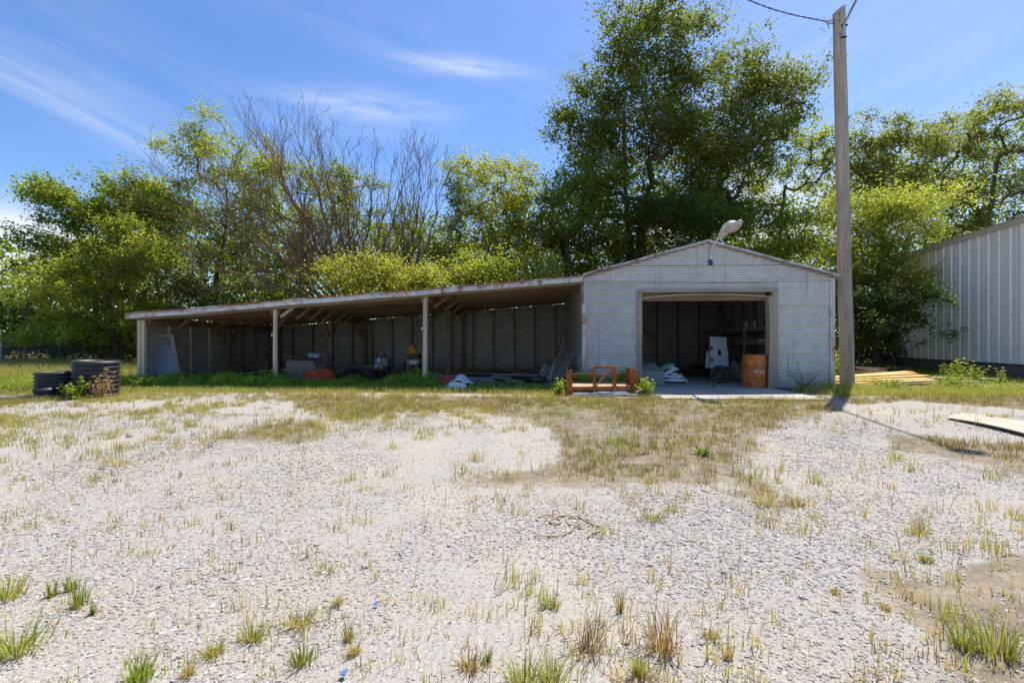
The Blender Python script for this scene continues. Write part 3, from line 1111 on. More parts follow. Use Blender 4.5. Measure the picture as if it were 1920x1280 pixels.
def leaf_mesh(name, C, L, Wd, tint, parent, mat=None, up=.5, droop=.0, kind=None, r=rng):
    """rhombic leaves at centres C, folded a little along the midrib"""
    n = len(C)
    nrm = unit(r.normal(size=(n, 3)) * .8 + np.array([0, 0, up]) * 1.6)
    d = r.normal(size=(n, 3)); d[:, 2] -= droop
    d = unit(d - nrm * np.sum(d * nrm, 1, keepdims=True))
    s = np.cross(nrm, d)
    L = np.asarray(L) * (r.random(n) * .7 + .65); Wd = np.asarray(Wd) * (r.random(n) * .7 + .65)
    L = L[:, None]; Wd = Wd[:, None]
    V = np.stack([C - d * L * .5, C + s * Wd * .5 + d * L * .08, C + d * L * .5, C - s * Wd * .5 + d * L * .08], 1).reshape(-1, 3)
    F = np.arange(4 * n).reshape(n, 4)
    T = np.repeat(tint, 4, axis=0)
    o = mesh_np(name, V, F, mat or M_LEAF, parent, T)
    if kind: o['kind'] = kind
    return o


def tube_mesh(name, segs, mat, parent, k=5, kind=None):
    """segs: array (n, 8): p0 xyz, p1 xyz, r0, r1"""
    S = np.asarray(segs, dtype=float)
    P0, P1, r0, r1 = S[:, :3], S[:, 3:6], S[:, 6], S[:, 7]
    d = unit(P1 - P0)
    ref = np.where(np.abs(d[:, 2:3]) < .9, np.array([[0, 0, 1.0]]), np.array([[1.0, 0, 0]]))
    a = unit(np.cross(d, ref)); b = np.cross(d, a)
    th = np.arange(k) / k * 2 * math.pi
    ring = a[:, None, :] * np.cos(th)[None, :, None] + b[:, None, :] * np.sin(th)[None, :, None]
    A = P0[:, None, :] + ring * r0[:, None, None]
    B = P1[:, None, :] + ring * r1[:, None, None]
    n = len(S)
    V = np.concatenate([A, B], 1).reshape(-1, 3)
    base = (np.arange(n) * 2 * k)[:, None]
    i = np.arange(k); j = (i + 1) % k
    F = np.stack([base + i, base + j, base + k + j, base + k + i], 2).reshape(-1, 4)
    o = mesh_np(name, V, F, mat, parent, smooth=True)
    if kind: o['kind'] = kind
    return o


PAL = {   # base leaf colours (reflectance)
    'dark':   ((.070, .100, .016), (.130, .165, .026)),
    'mid':    ((.100, .150, .018), (.165, .220, .030)),
    'bright': ((.145, .190, .022), (.235, .280, .040)),
    'yellow': ((.175, .215, .028), (.275, .290, .050)),
    'olive':  ((.100, .125, .024), (.170, .195, .040)),
    'deep':   ((.045, .080, .016), (.080, .125, .024)),
}


def tree(name, label, cat, t, base_px, lobes, pal='mid', clumps=300, per=60, leaf=(.15, .09), trunk_r=.16, group=None, spread=.37, depth=.8,
         bark=None, seed=1, low=0.0, stems=1, flat=.55, shell=.55, accent=None, up=.85, extra_twigs=True, droop=.25):
    """lobes: (px, py, rx, ry[, dt[, weight]]) in photograph pixels at camera depth t+dt"""
    r = np.random.default_rng(seed)
    g = W(base_px, 640, t); root = Vector((g.x, g.y, 0))
    o = thing(name, label, cat, tuple(root), 0, group)
    cents = []; fwd = np.array([-math.sin(YAW), math.cos(YAW), 0.0]); rt = np.array([math.cos(YAW), math.sin(YAW), 0.0])
    ws = []
    for lb in lobes:
        ws.append(lb[2] * lb[3] * (lb[5] if len(lb) > 5 else 1.0))
    ws = np.array(ws) / sum(ws)
    for lb, wgt in zip(lobes, ws):
        tt = t + (lb[4] if len(lb) > 4 else 0)
        c = np.array(W(lb[0], lb[1], tt)); rx = lb[2] * tt / FPX; ry = lb[3] * tt / FPX
        n = max(4, int(clumps * wgt))
        u = unit(r.normal(size=(n, 3)))
        rad = (shell + (1 - shell) * r.random(n) ** .6)
        nz = 1 + .28 * np.sin(u[:, 0] * 5 + seed) * np.cos(u[:, 2] * 4 + seed * 2) + r.normal(size=n) * .07
        rad = rad * nz
        nb = max(3, n // 8); bi = r.integers(0, nb, n)
        bs = (.30 + .30 * r.random(nb))[bi] * (.8 + .2 * min(rx, 3))
        u, rad = u[bi], rad[bi]
        q = c + (r.normal(size=(n, 3)) * np.array([1, 1, .42])) * bs[:, None] + rt * (u[:, 0] * rx * rad)[:, None] + fwd * (u[:, 1] * min(rx, ry * 1.3) * depth * rad)[:, None]
        q[:, 2] += u[:, 2] * ry * rad
        cents.append(q)
    Cc = np.concatenate(cents); Cc = Cc[Cc[:, 2] > low + .25]
    # skeleton: attach each clump to the closest node nearer to the bole
    rootv = np.array(root)
    crown_lo = np.percentile(Cc[:, 2], 12); mean = Cc.mean(0)
    nodes = [rootv + np.array([0, 0, -.1])]; par = [-1]
    for s_ in range(stems):
        last = 0
        top = mean + (r.normal(size=3) * np.array([1, 1, .2]) * (1.2 if stems > 1 else .3))
        start = rootv + (r.normal(size=3) * np.array([.35, .35, 0]) if stems > 1 else 0)
        top[2] = mean[2] * .9 + .1 * Cc[:, 2].max()
        nseg = 9
        for i in range(1, nseg + 1):
            f = i / nseg
            p = start * (1 - f) + top * f
            bend = f ** 1.6
            p[:2] = start[:2] * (1 - bend) + top[:2] * bend + r.normal(size=2) * .10
            nodes.append(p); par.append(last); last = len(nodes) - 1
    order = np.argsort(np.linalg.norm((Cc - (rootv * .4 + mean * .6)), axis=1))
    leafnode = []
    N = np.array(nodes)
    N = np.concatenate([N, np.zeros((len(Cc) * 2 + 5, 3))]); cnt = len(nodes)
    for ci in order:
        c = Cc[ci]
        dv = N[:cnt] - c
        dist = np.linalg.norm(dv, axis=1) + np.maximum(0, dv[:, 2]) * 1.5
        dist[0] += 3
        k = int(np.argmin(dist))
        p = N[k]
        midp = p * .5 + c * .5 + r.normal(size=3) * .08 * np.linalg.norm(c - p); midp[2] += .06 * np.linalg.norm(c - p)
        N[cnt] = midp; par.append(k); cnt += 1
        N[cnt] = c; par.append(cnt - 1); cnt += 1
        leafnode.append(cnt - 1)
    load = np.zeros(cnt)
    load[leafnode] = 1
    for i in range(cnt - 1, 0, -1):
        load[par[i]] += load[i]
    tot_ = load[0]
    rad = np.maximum(.008, trunk_r * np.sqrt(load / tot_) ** 1.15)
    par = np.array(par)
    idx = np.arange(1, cnt)
    segs = np.concatenate([N[par[idx]], N[idx], np.minimum(rad[par[idx]], rad[idx] * 1.5)[:, None], rad[idx][:, None]], 1)
    tube_mesh('trunk', segs, bark or M_BARK, o, 4)
    # leaves
    m = len(Cc)
    per_c = np.maximum(4, (per * .95 * (.45 + 1.1 * r.random(m)))).astype(int)
    rep = np.repeat(np.arange(m), per_c)
    sp = (spread * (.7 + .6 * r.random(m)))[rep]
    off = np.clip(r.normal(size=(len(rep), 3)), -1.7, 1.7); off *= sp[:, None] * np.array([1, 1, flat])
    # leaves hang from little twigs: snap some of them onto rays through the clump centre
    ray = unit(r.normal(size=(m * 7, 3)))
    rr = ray[rep * 7 + r.integers(0, 7, len(rep))] * (np.minimum(np.abs(r.normal(size=len(rep))), 1.7) * sp)[:, None] * 1.25
    sel = r.random(len(rep)) < .65
    off[sel] = rr[sel] + r.normal(size=(sel.sum(), 3)) * .05
    P = Cc[rep] + off
    a, b = np.array(PAL[pal][0]), np.array(PAL[pal][1])
    cm = r.random(m)
    f = np.clip(cm[rep] * .75 + r.random(len(rep)) * .25, 0, 1)[:, None]
    tint = (a * (1 - f) + b * f) * (.85 + .30 * ((cm[rep] * 7.3) % 1)[:, None])
    if accent is not None:
        pa = np.array(PAL[accent][1]); sel = (cm[rep] > .8)
        tint[sel] = tint[sel] * .35 + pa * .65
    tint *= (.88 + .24 * r.random(len(rep)))[:, None]
    keep = P[:, 2] > low + .05
    leaf_mesh('crown', P[keep], leaf[0] * .96, leaf[1] * .96, tint[keep], o, up=up, droop=droop, r=r)
    return o


def dead_tree(label, base_px, t, limbs, seed, trunk_r=.2, base_h=0.4, twig=1.0):
    """limbs: list of (px, py, dt, r) targets; twigs sprout all along them"""
    r = random.Random(seed)
    g = W(base_px, 640, t); root = Vector((g.x, g.y, 0))
    o = thing('dead_tree', label, 'dead tree', tuple(root))
    segs = []

    def seg(a, b, r0, r1):
        segs.append((*a, *b, r0, r1))

    def grow(p, d, L, rad, lvl):
        """a wavy shoot that forks"""
        n = max(3, int(L / .28)); st = L / n
        for i in range(n):
            d = (d + Vector((r.gauss(0, .13), r.gauss(0, .13), r.gauss(0.085, .09)))).normalized()
            q = p + d * st
            r1 = max(.0075, rad * (1 - .75 / n))
            seg(p, q, rad, r1)
            if lvl < 3 and i > 0 and r.random() < (.72 if lvl < 2 else .6) * twig:
                ax = Vector((r.gauss(0, 1), r.gauss(0, 1), r.gauss(0, 1))).cross(d).normalized()
                dd = (d + ax * r.uniform(.35, .8) + Vector((0, 0, .16))).normalized()
                grow(q, dd, L * r.uniform(.35, .62), max(.009, r1 * .62), lvl + 1)
            p = q; rad = r1
        return p

    fork = root + Vector((0, 0, base_h))
    seg(root - Vector((0, 0, .1)), fork, trunk_r * 1.2, trunk_r)
    for (px, py, dt, lr, bend) in limbs:
        target = W(px, py, t + dt)
        prev = fork; n = 12; L = (target - fork).length
        rad0 = lr
        for i in range(1, n + 1):
            f = i / n
            q = fork.lerp(target, f)
            q.z += bend * math.sin(math.pi * f) * L * .16
            q += Vector((r.gauss(0, .05), r.gauss(0, .05), r.gauss(0, .04))) * L * .2
            r1 = max(.009, rad0 * (1 - f * .85))
            r0 = max(.009, rad0 * (1 - (i - 1) / n * .85))
            seg(prev, q, r0, r1)
            if f > .22:
                for _ in range(4):
                    if r.random() < .78 * twig:
                        d = (q - prev).normalized()
                        ax = Vector((r.gauss(0, 1), r.gauss(0, 1), r.gauss(0, 1))).cross(d).normalized()
                        dd = (d * 1.0 + ax * r.uniform(.35, .75) + Vector((0, 0, .45))).normalized()
                        grow(q, dd, L * r.uniform(.10, .20), max(.008, r1 * .55), 1)
            prev = q
        grow(prev, (target - fork).normalized(), L * .08, .012, 1)
    tube_mesh('trunk', segs, M_DEADBARK, o, 3)
    return o


# far mass of woodland behind everything
def woodland(name, spec, seed, pal, n=9000, leaf=.55, label='distant dark green treeline behind the yard trees'):
    r = np.random.default_rng(seed)
    P = []; 
    for (px, py, rx, ry, t) in spec:
        c = np.array(W(px, py, t)); k = max(10, int(n * rx * ry / sum(a[2] * a[3] for a in spec)))
        u = unit(r.normal(size=(k, 3))) * (.5 + .5 * r.random((k, 1)) ** .5)
        q = c + u * np.array([rx * t / FPX, 3.0, ry * t / FPX])
        P.append(q)
    P = np.concatenate(P); P = P[P[:, 2] > .1]
    a, b = np.array(PAL[pal][0]), np.array(PAL[pal][1]); f = r.random((len(P), 1))
    o = leaf_mesh(name, P, leaf, leaf * .7, a * (1 - f) + b * f, None, up=.3, r=r)
    return tag(o, label, 'woodland', kind='stuff')


wl_spec = [(x, 548 + 25 * math.sin(x * .013), 170, 112, 38 + 3 * math.sin(x)) for x in range(-500, 2700, 130)]
woodland('far_woodland', wl_spec, 5, 'mid', 26000, .5)
mid_spec = [(x, y, 75, ry, 33 + 2 * math.sin(x)) for x, y, ry in ((60, 560, 70), (170, 520, 90), (280, 500, 110), (390, 480, 120), (500, 470, 120), (600, 480, 110), (700, 500, 90), (800, 490, 90),
            (900, 460, 110), (1000, 450, 110), (1090, 440, 110), (1180, 400, 130), (1270, 390, 130), (1340, 440, 80), (1440, 450, 90), (1530, 420, 100), (1620, 400, 120), (1710, 390, 120), (1800, 360, 120), (1900, 350, 130))]
woodland('middle_woodland', mid_spec, 6, 'mid', 30000, .26, 'loose green wood of young trees filling the gaps behind the yard trees')

tree('bushy_tree', 'dark green bushy tree at the far left edge behind the fence', 'tree', 29, 10,
     [(20, 600, 140, 95), (90, 560, 80, 70), (-90, 560, 130, 110), (60, 620, 120, 60)], 'dark', 330, 70, (.17, .11), .14, seed=11, accent='mid')
tree('spreading_tree', 'dense green tree reaching out to the left against the sky', 'tree', 27, 190,
     [(170, 370, 75, 62), (95, 378, 44, 28), (230, 410, 90, 85), (150, 440, 100, 55), (290, 380, 60, 60), (70, 355, 22, 12), (190, 500, 110, 50)], 'mid', 560, 80, (.16, .10), .22, seed=12, accent='bright', low=1.2)
tree('yellow_topped_tree', 'small tree with yellowish top between the spreading tree and the dead trees', 'tree', 28.5, 300,
     [(265, 350, 50, 40), (300, 400, 60, 60), (330, 470, 70, 70)], 'yellow', 190, 60, (.15, .10), .12, seed=13)
tree('wispy_tree', 'tall wispy green tree whose thin top rises left of the dead trees', 'tree', 27.5, 400,
     [(375, 250, 45, 48), (330, 268, 40, 22), (420, 300, 75, 60), (400, 370, 100, 70), (470, 330, 70, 60), (400, 215, 26, 20, 0, .6), (500, 400, 80, 80), (380, 450, 110, 60)], 'bright', 520, 58, (.14, .09), .17, seed=14, accent='mid', shell=.35)
tree('vine_covered_tree', 'bright green vine covered mound hanging over the chain link fence', 'tree', 23.5, 215,
     [(230, 470, 62, 48), (170, 550, 70, 62), (250, 545, 60, 70), (160, 605, 60, 40), (205, 430, 35, 22), (95, 632, 60, 14, -1.0), (270, 620, 50, 50)], 'bright', 560, 75, (.13, .10), .13, seed=15, accent='yellow', shell=.7, up=.8, low=1.0)
tree('dark_shrub', 'deep green shrub mass under the dead branches left of the lean-to roof', 'shrub', 25, 330,
     [(330, 560, 90, 60), (420, 540, 90, 70), (300, 640, 60, 60), (500, 560, 80, 60)], 'dark', 420, 70, (.14, .09), .12, seed=16, accent='bright')
tree('thin_tree', 'light green thin tree seen through the bare branches', 'tree', 29, 560,
     [(560, 400, 75, 100), (600, 330, 60, 60), (510, 330, 50, 70), (640, 420, 60, 80), (520, 470, 80, 70), (600, 500, 90, 50)], 'bright', 460, 55, (.14, .09), .15, seed=17, shell=.3)
tree('thin_tree', 'sparse green tree behind the middle of the bare branches', 'tree', 30, 720,
     [(720, 470, 75, 70), (690, 390, 50, 60), (650, 350, 40, 40), (790, 480, 70, 60), (760, 400, 30, 40, 0, .6)], 'mid', 360, 50, (.14, .09), .13, seed=18, shell=.3)
tree('tall_shrub', 'yellow green shrub right behind the lean-to roof under the dead trees', 'shrub', 21.5, 700,
     [(690, 505, 60, 26), (760, 520, 70, 30), (640, 525, 50, 26), (820, 525, 60, 26), (720, 560, 120, 40)], 'yellow', 400, 60, (.10, .08), .07, seed=19, up=.9, shell=.6, stems=3)
tree('tall_shrub', 'green shrub behind the upper end of the lean-to roof', 'shrub', 21.8, 920,
     [(880, 500, 60, 30), (950, 505, 55, 26), (1010, 510, 40, 30), (920, 545, 120, 40)], 'bright', 340, 60, (.10, .08), .07, seed=20, accent='yellow', up=.9, shell=.6, stems=3)
tree('golden_tree', 'upright tree with yellow green crown left of the big dark tree', 'tree', 26, 940,
     [(960, 330, 50, 42), (920, 390, 62, 60), (985, 400, 40, 60), (880, 350, 34, 50, 1), (900, 460, 75, 50), (975, 470, 60, 40)], 'yellow', 400, 60, (.14, .10), .15, seed=21, accent='bright', stems=2, shell=.45)
tree('slim_tree', 'slim green tree beside the bare trees and left of the golden crown', 'tree', 28, 860,
     [(865, 340, 26, 45), (860, 420, 40, 60), (845, 480, 60, 40)], 'mid', 170, 55, (.14, .09), .11, seed=22, shell=.4)
tree('multi_stem_tree', 'green tree with forked dark stems just left of the garage', 'tree', 24, 1090,
     [(1060, 340, 52, 48), (1100, 400, 62, 60), (1045, 410, 45, 50), (1130, 350, 50, 50), (1030, 470, 40, 25, 0, .5)], 'mid', 330, 55, (.13, .09), .17, seed=23, accent='dark', stems=3, shell=.5)
tree('big_tree', 'tallest dark green tree rising behind the garage gable', 'tree', 26, 1205,
     [(1215, 70, 82, 80), (1150, 165, 75, 60), (1270, 170, 90, 80), (1100, 245, 70, 62), (1190, 260, 110, 80), (1290, 290, 80, 80), (1210, 20, 50, 36), (1310, 60, 38, 40, 0, .7), (1130, 330, 80, 50), (1240, 370, 110, 60), (1180, 440, 130, 55), (1060, 230, 34, 40, 0, .6)],
     'dark', 1450, 56, (.175, .10), .34, seed=24, accent='olive', shell=.3, spread=.46, stems=2)
tree('leaning_tree', 'dark green tree leaning right between the tallest tree and the utility pole', 'tree', 27, 1290,
     [(1400, 135, 62, 50), (1460, 190, 62, 52), (1390, 230, 85, 65), (1480, 140, 40, 34, 0, .8), (1350, 310, 90, 70), (1500, 215, 32, 30, 0, .7), (1360, 400, 100, 60)],
     'dark', 820, 56, (.175, .10), .26, seed=25, accent='olive', shell=.3, spread=.46)
tree('light_green_tree', 'light green tree behind the right slope of the garage roof', 'tree', 29, 1460,
     [(1470, 290, 60, 50), (1430, 350, 70, 50), (1520, 300, 40, 60), (1470, 440, 60, 45), (1550, 280, 35, 34), (1420, 460, 80, 40)], 'bright', 360, 55, (.15, .10), .16, seed=26, accent='mid', shell=.4)
tree('round_tree', 'mid green tree right behind the utility pole', 'tree', 28, 1650,
     [(1650, 270, 62, 52), (1610, 330, 50, 60), (1700, 300, 70, 60), (1640, 240, 40, 34, 0, .7), (1670, 370, 90, 60)], 'olive', 420, 58, (.15, .10), .2, seed=27, accent='mid', shell=.4)
tree('overhanging_tree', 'broad dark tree rising above the white metal building', 'tree', 29, 1830,
     [(1800, 260, 80, 55), (1880, 240, 80, 70), (1760, 330, 80, 60), (1860, 350, 100, 80), (1830, 205, 40, 28, 0, .7), (1960, 270, 90, 100), (1800, 420, 120, 50), (1910, 195, 40, 30)], 'olive', 760, 55, (.15, .10), .3, seed=28, accent='mid', shell=.4)
tree('fine_leaved_tree', 'bright yellow green feathery tree between garage and white building', 'tree', 20.5, 1640,
     [(1600, 470, 50, 50), (1660, 400, 50, 40), (1720, 362, 40, 26), (1680, 430, 45, 50), (1580, 390, 34, 34), (1630, 530, 52, 50), (1680, 480, 34, 55), (1755, 345, 20, 10, 0, .8)], 'bright', 400, 80, (.17, .05), .14, seed=29, accent='yellow', up=1.1, flat=.22, spread=.46, shell=.5, stems=2, droop=.5)
tree('dark_sapling', 'dark leafy sapling with a branch reaching across the white wall', 'sapling', 18.6, 1660,
     [(1625, 600, 45, 45), (1665, 560, 34, 44), (1690, 600, 22, 30), (1720, 556, 22, 14, -1, .9), (1762, 550, 16, 6, -1.4, 1.6), (1745, 540, 14, 7, -1.2, 1.3), (1675, 630, 26, 16), (1790, 628, 7, 4, -1, 2.5), (1600, 640, 30, 34)], 'deep', 230, 46, (.12, .085), .08, seed=30, accent='mid', shell=.5, stems=2, spread=.24)
tree('understory_shrub', 'dark shrub filling the gap between garage and sapling', 'shrub', 22.5, 1600,
     [(1610, 590, 50, 70), (1570, 560, 30, 80), (1650, 650, 50, 40)], 'deep', 230, 60, (.14, .10), .08, seed=31, shell=.4, stems=2)
tree('fence_shrub', 'deep green low shrub just behind the left part of the chain link fence', 'shrub', 27.5, 60,
     [(40, 620, 90, 50), (-60, 620, 90, 50), (110, 640, 60, 30)], 'deep', 300, 70, (.16, .11), .04, seed=41, shell=.4, stems=3)
tree('fence_shrub', 'deep green low shrub behind the fence next to the lean-to', 'shrub', 27, 200,
     [(170, 640, 70, 34), (240, 630, 50, 44), (290, 620, 50, 50)], 'deep', 300, 70, (.16, .11), .04, seed=42, shell=.4, stems=3)
# understory behind the garage and lean-to
for i, (px, t, h, pl, lb) in enumerate([
        (560, 24, 590, 'dark', 'dark undergrowth left behind the lean-to roof'),
        (840, 25, 560, 'mid', 'green undergrowth behind the middle of the lean-to roof'),
        (1060, 24.5, 490, 'dark', 'dark undergrowth left of the garage gable'),
        (1260, 25, 440, 'deep', 'dark undergrowth straight behind the garage ridge'),
        (1430, 25.5, 470, 'mid', 'green undergrowth behind the right garage slope')]):
    tree('undergrowth_shrub', lb, 'shrub', t, px, [(px - 60, h - 10, 80, 60), (px + 50, h - 15, 85, 60), (px, h + 60, 120, 60)], pl, 330, 60, (.14, .10), .04, seed=50 + i, shell=.5, stems=3)

dead_tree('largest bare dead tree fanning its limbs far to the left', 668, 23.2,
          [(300, 400, 0, .10, .9), (330, 350, -.5, .09, .8), (470, 262, .5, .11, .6), (560, 262, 1, .10, .4), (400, 300, 1, .09, .6),
           (280, 520, -.6, .08, .9), (350, 480, .3, .09, .9), (340, 575, -1, .06, 1.3), (520, 300, -.5, .09, .5), (430, 540, -.9, .06, .9), (600, 290, 0, .08, .2), (370, 430, .8, .08, .8), (440, 380, .2, .09, .8), (500, 300, -.2, .09, .6), (540, 380, .6, .07, .5)], 61, .26, 1.6)
dead_tree('bare dead tree in the middle of the dead group with upright forks', 672, 24.0,
          [(640, 300, 0, .10, .1), (700, 308, .5, .10, -.1), (765, 315, .3, .10, -.4), (660, 380, .5, .07, .2), (720, 400, .2, .07, -.3), (735, 330, -.5, .08, -.4), (600, 300, .4, .09, .3), (670, 330, 0, .08, 0), (790, 330, 0, .07, -.7)], 62, .22, 2.4)
dead_tree('smaller bare dead tree at the right end of the dead group', 762, 24.4,
          [(790, 312, 0, .09, .1), (835, 330, .3, .08, -.5), (750, 345, 0, .07, .3), (858, 385, -.4, .07, -.8), (850, 430, .2, .05, -.9), (770, 370, -.3, .06, 0), (810, 330, .3, .07, 0), (730, 390, -.3, .05, .4)], 63, .17, 2.9)
# ------------------------------------------------------------------ utility pole with lamp arm and wire
pb = W(1588.5, 724, 12.7); pt = W(1573, 16, 12.62)
pole = thing('utility_pole', 'tall weathered wooden utility pole standing right of the garage', 'pole', (pb.x, pb.y, 0))
mb = MB(); n = 26; pts = []; rs = []
for i in range(n + 1):
    f = i / n
    p = Vector((pb.x, pb.y, -.1)).lerp(pt, f)
    pts.append(p + Vector((.012 * mnoise.noise(Vector((f * 5, 1, 0))), 0, 0))); rs.append(.178 - .03 * f + .004 * mnoise.noise(Vector((f * 19, 3, 1))))
mb.tube(pts, rs, 24)
pm = mb.build('pole_shaft', M_POLE, pole)
# slanted top: shift upper ring
me = pm.data
zmax = max(v.co.z for v in me.vertices)
for v in me.vertices:
    if v.co.z > zmax - .02:
        v.co.z += (v.co.x - pt.x) * .65 - .04
side = W(1583, 62, 12.45); armb = side
a0 = W(1581, 70, 12.50); a1 = W(1582, 48, 12.45)
arm_pts = [a0, a1] + [a1.lerp(Vector((a1.x - .35, a1.y - 2.5, a1.z + 1.0)), f) for f in (.1, .4, .7, 1.0)]
MB().tube([a0, a1, arm_pts[2], arm_pts[3], arm_pts[4], arm_pts[5]], .032, 10).build('lamp_arm', M_STEEL, pole)
e = arm_pts[5]
MB().lathe(e + Vector((0, -.25, .02)), [(.0, .1), (.10, .09), (.16, .03), (.17, -.02), (.13, -.05), (.0, -.07)], 16).build('lamp_head', M_LAMP, pole)
MB().box(W(1583, 48, 12.47), (.16, .08, .025)).box(W(1581, 71, 12.48), (.14, .1, .03)).build('arm_bracket', M_DARKMETAL, pole)
mb = MB()
for py in (38, 44):
    mb.box(W(1560, py, 12.6), (.17, .03, .02))
mb.build('insulator_bracket', M_STEEL, pole)
MB().tube([W(1555, 38, 12.6), W(1555, 45, 12.6)], [.035, .045], 10).build('insulator', M_WHITE, pole)
mb = MB()
for px, py in ((1574, 27), (1574.5, 38), (1575, 64)):
    mb.tube([W(px, py, 12.49), W(px, py, 12.44)], .016, 8)
mb.build('bolt', M_DARKMETAL, pole, kind='stuff')
wire = []
wa = W(1553, 41, 12.6); wb = W(1250, -90, 12.0)
for i in range(40):
    f = i / 39; p = wa.lerp(wb, f); p.z -= .35 * math.sin(math.pi * f)
    wire.append(p)
for k, (rr, ph) in enumerate(((.011, 0), (.011, math.pi))):
    pass
mb = MB()
for ph in (0, math.pi):
    mb.tube([p + Vector((0, .014 * math.cos(i * 1.9 + ph), .018 * math.sin(i * 1.9 + ph))) for i, p in enumerate(wire)], .009, 5)
cable = mb.build('power_cable', M_DARKMETAL)
tag(cable, 'twisted black power cable running off from the pole top to the upper left', 'cable')
mb = MB()
mb.tube([W(1548, 40, 12.6), W(1551, 46, 12.6), W(1554, 52, 12.6), W(1554.5, 56, 12.6)], .008, 5)
mb.tube([W(1537, 52, 12.6), W(1543, 57, 12.6), W(1549, 60, 12.6), W(1554, 56, 12.6)], .005, 5)
mb.build('loose_strand', M_DARKMETAL, pole)

# ------------------------------------------------------------------ gable lamp
lb = FY(1333.5, 472, YF - .06)
lamp = thing('yard_lamp', 'beige cobra head yard lamp on a short arm at the garage gable', 'lamp', tuple(lb))
MB().bb(lb.x - .03, lb.x + .03, YF - .075, YF - .035, lb.z - .20, lb.z + .1).build('wall_bracket', M_WHITE, lamp)
tip = W(1352, 440, 11.55)
MB().tube([lb + Vector((0, -.02, -.12)), lb + Vector((0, -.03, .04)), lb + Vector((.01, -.1, .14)), W(1343, 452, 11.8), tip], [.024, .026, .028, .03, .045], 12).build('arm', M_LAMP, lamp)
head_end = W(1378, 421, 11.0)
ax = (head_end - tip); Lh = ax.length; ax.normalize()
upv = Vector((0, 0, 1)); sd = ax.cross(upv).normalized(); u2 = sd.cross(ax)
rot = Matrix((ax, sd, u2)).transposed()


def loft(mb, stations, seg=20, rot=None, c=Vector((0, 0, 0)), lower=1.0):
    vs = []; fs = []
    for (xx, wy, zu, zd, zc) in stations:
        for k in range(seg):
            th = 2 * math.pi * k / seg
            z = math.sin(th); zz = zc + (z * zu if z > 0 else z * zd)
            vs.append(c + rot @ Vector((xx, math.cos(th) * wy, zz)))
    m_ = len(stations)
    for i in range(m_ - 1):
        for k in range(seg):
            k2 = (k + 1) % seg
            fs.append((i * seg + k, i * seg + k2, (i + 1) * seg + k2, (i + 1) * seg + k))
    fs.append(tuple(reversed(range(seg)))); fs.append(tuple((m_ - 1) * seg + k for k in range(seg)))
    mb.add(vs, fs, True)


mb = MB()
loft(mb, [(-.05, .06, .06, .06, 0), (.06, .09, .08, .09, 0), (.16, .13, .10, .08, .01), (.30, .17, .125, .06, .02), (.5, .19, .13, .045, .02), (Lh * .85, .165, .105, .04, .02), (Lh, .12, .08, .04, .015), (Lh + .06, .02, .02, .01, .01)], 20, rot, tip)
mb.build('lamp_head', M_LAMP, lamp)
mb = MB()
loft(mb, [(.24, .02, .01, .05, 0), (.30, .12, .01, .10, 0), (.45, .155, .01, .145, 0), (.62, .14, .01, .125, .0), (.76, .08, .01, .07, 0), (.82, .01, .01, .01, 0)], 18, rot, tip)
mb.build('lens', M_LENS, lamp)
mb = MB(); c = FY(1332.5, 488, YF - .06)
mb.box(c + Vector((0, 0, -.06)), (.09, .05, .14)); mb.build('photocell_box', M_DARKMETAL, lamp)

# ------------------------------------------------------------------ rusty drum
M_RUSTDRUM, n_, bs_, t_, _ = new_mat('rusted_drum')
ob_ = t_.outputs['Object']
a_ = n_.noise(ob_, 5.5, 8, .7, .6); b_ = n_.noise(n_.mapping(ob_, (9, 9, 2.2)), 1, 6, .65); d_ = n_.noise(ob_, 30, 4, .6)
c_ = n_.mix(n_.mapr(a_, .32, .62), rgb(.24, .05, .010), rgb(.66, .20, .035))
c_ = n_.mix(n_.mapr(b_, .55, .72, 0, .7), c_, rgb(.72, .34, .10))
c_ = n_.mix(n_.mapr(d_, .56, .68, 0, .8), c_, rgb(.10, .035, .012))
n_.l.new(c_, bs_.inputs['Base Color']); bs_.inputs['Roughness'].default_value = .72; bs_.inputs['Metallic'].default_value = .1
bump(n_, bs_, a_, .5, .02)
M_DRUMPRINT = m_plain('drum_print', (.60, .55, .46), .7, 0, .2, 14, (.35, .13, .04), .9)
M_DRUMDARK = m_plain('drum_print_dark', (.08, .06, .06), .7, 0, .2, 14, (.35, .13, .04), .4)
dc = FY(1416, 729, YF + .12); dc = Vector((fx(1416.5), YF + .10, .035))
drum = thing('rusty_drum', 'rusty orange steel drum standing at the right side of the garage doorway', 'drum', tuple(dc))
Rd = .288; Hd = .88
prof = [(0, .0), (Rd - .02, .0), (Rd + .004, .004), (Rd + .006, .014), (Rd - .004, .022)]
for zc in (0.30, .585):
    prof += [(Rd - .003, zc - .03), (Rd + .016, zc - .010), (Rd + .019, zc), (Rd + .016, zc + .010), (Rd - .003, zc + .03)]
prof += [(Rd - .004, Hd - .022), (Rd + .008, Hd - .012), (Rd + .008, Hd), (Rd - .012, Hd), (Rd - .014, Hd - .035), (0, Hd - .035)]
pp = []
for i in range(len(prof) - 1):
    pp.append(prof[i])
    if prof[i + 1][1] - prof[i][1] > .08:
        for q in (1, 2, 3): pp.append((prof[i][0] + (prof[i + 1][0] - prof[i][0]) * q / 4, prof[i][1] + (prof[i + 1][1] - prof[i][1]) * q / 4))
pp.append(prof[-1])
mb = MB().lathe(dc, pp, 48)
vv = []
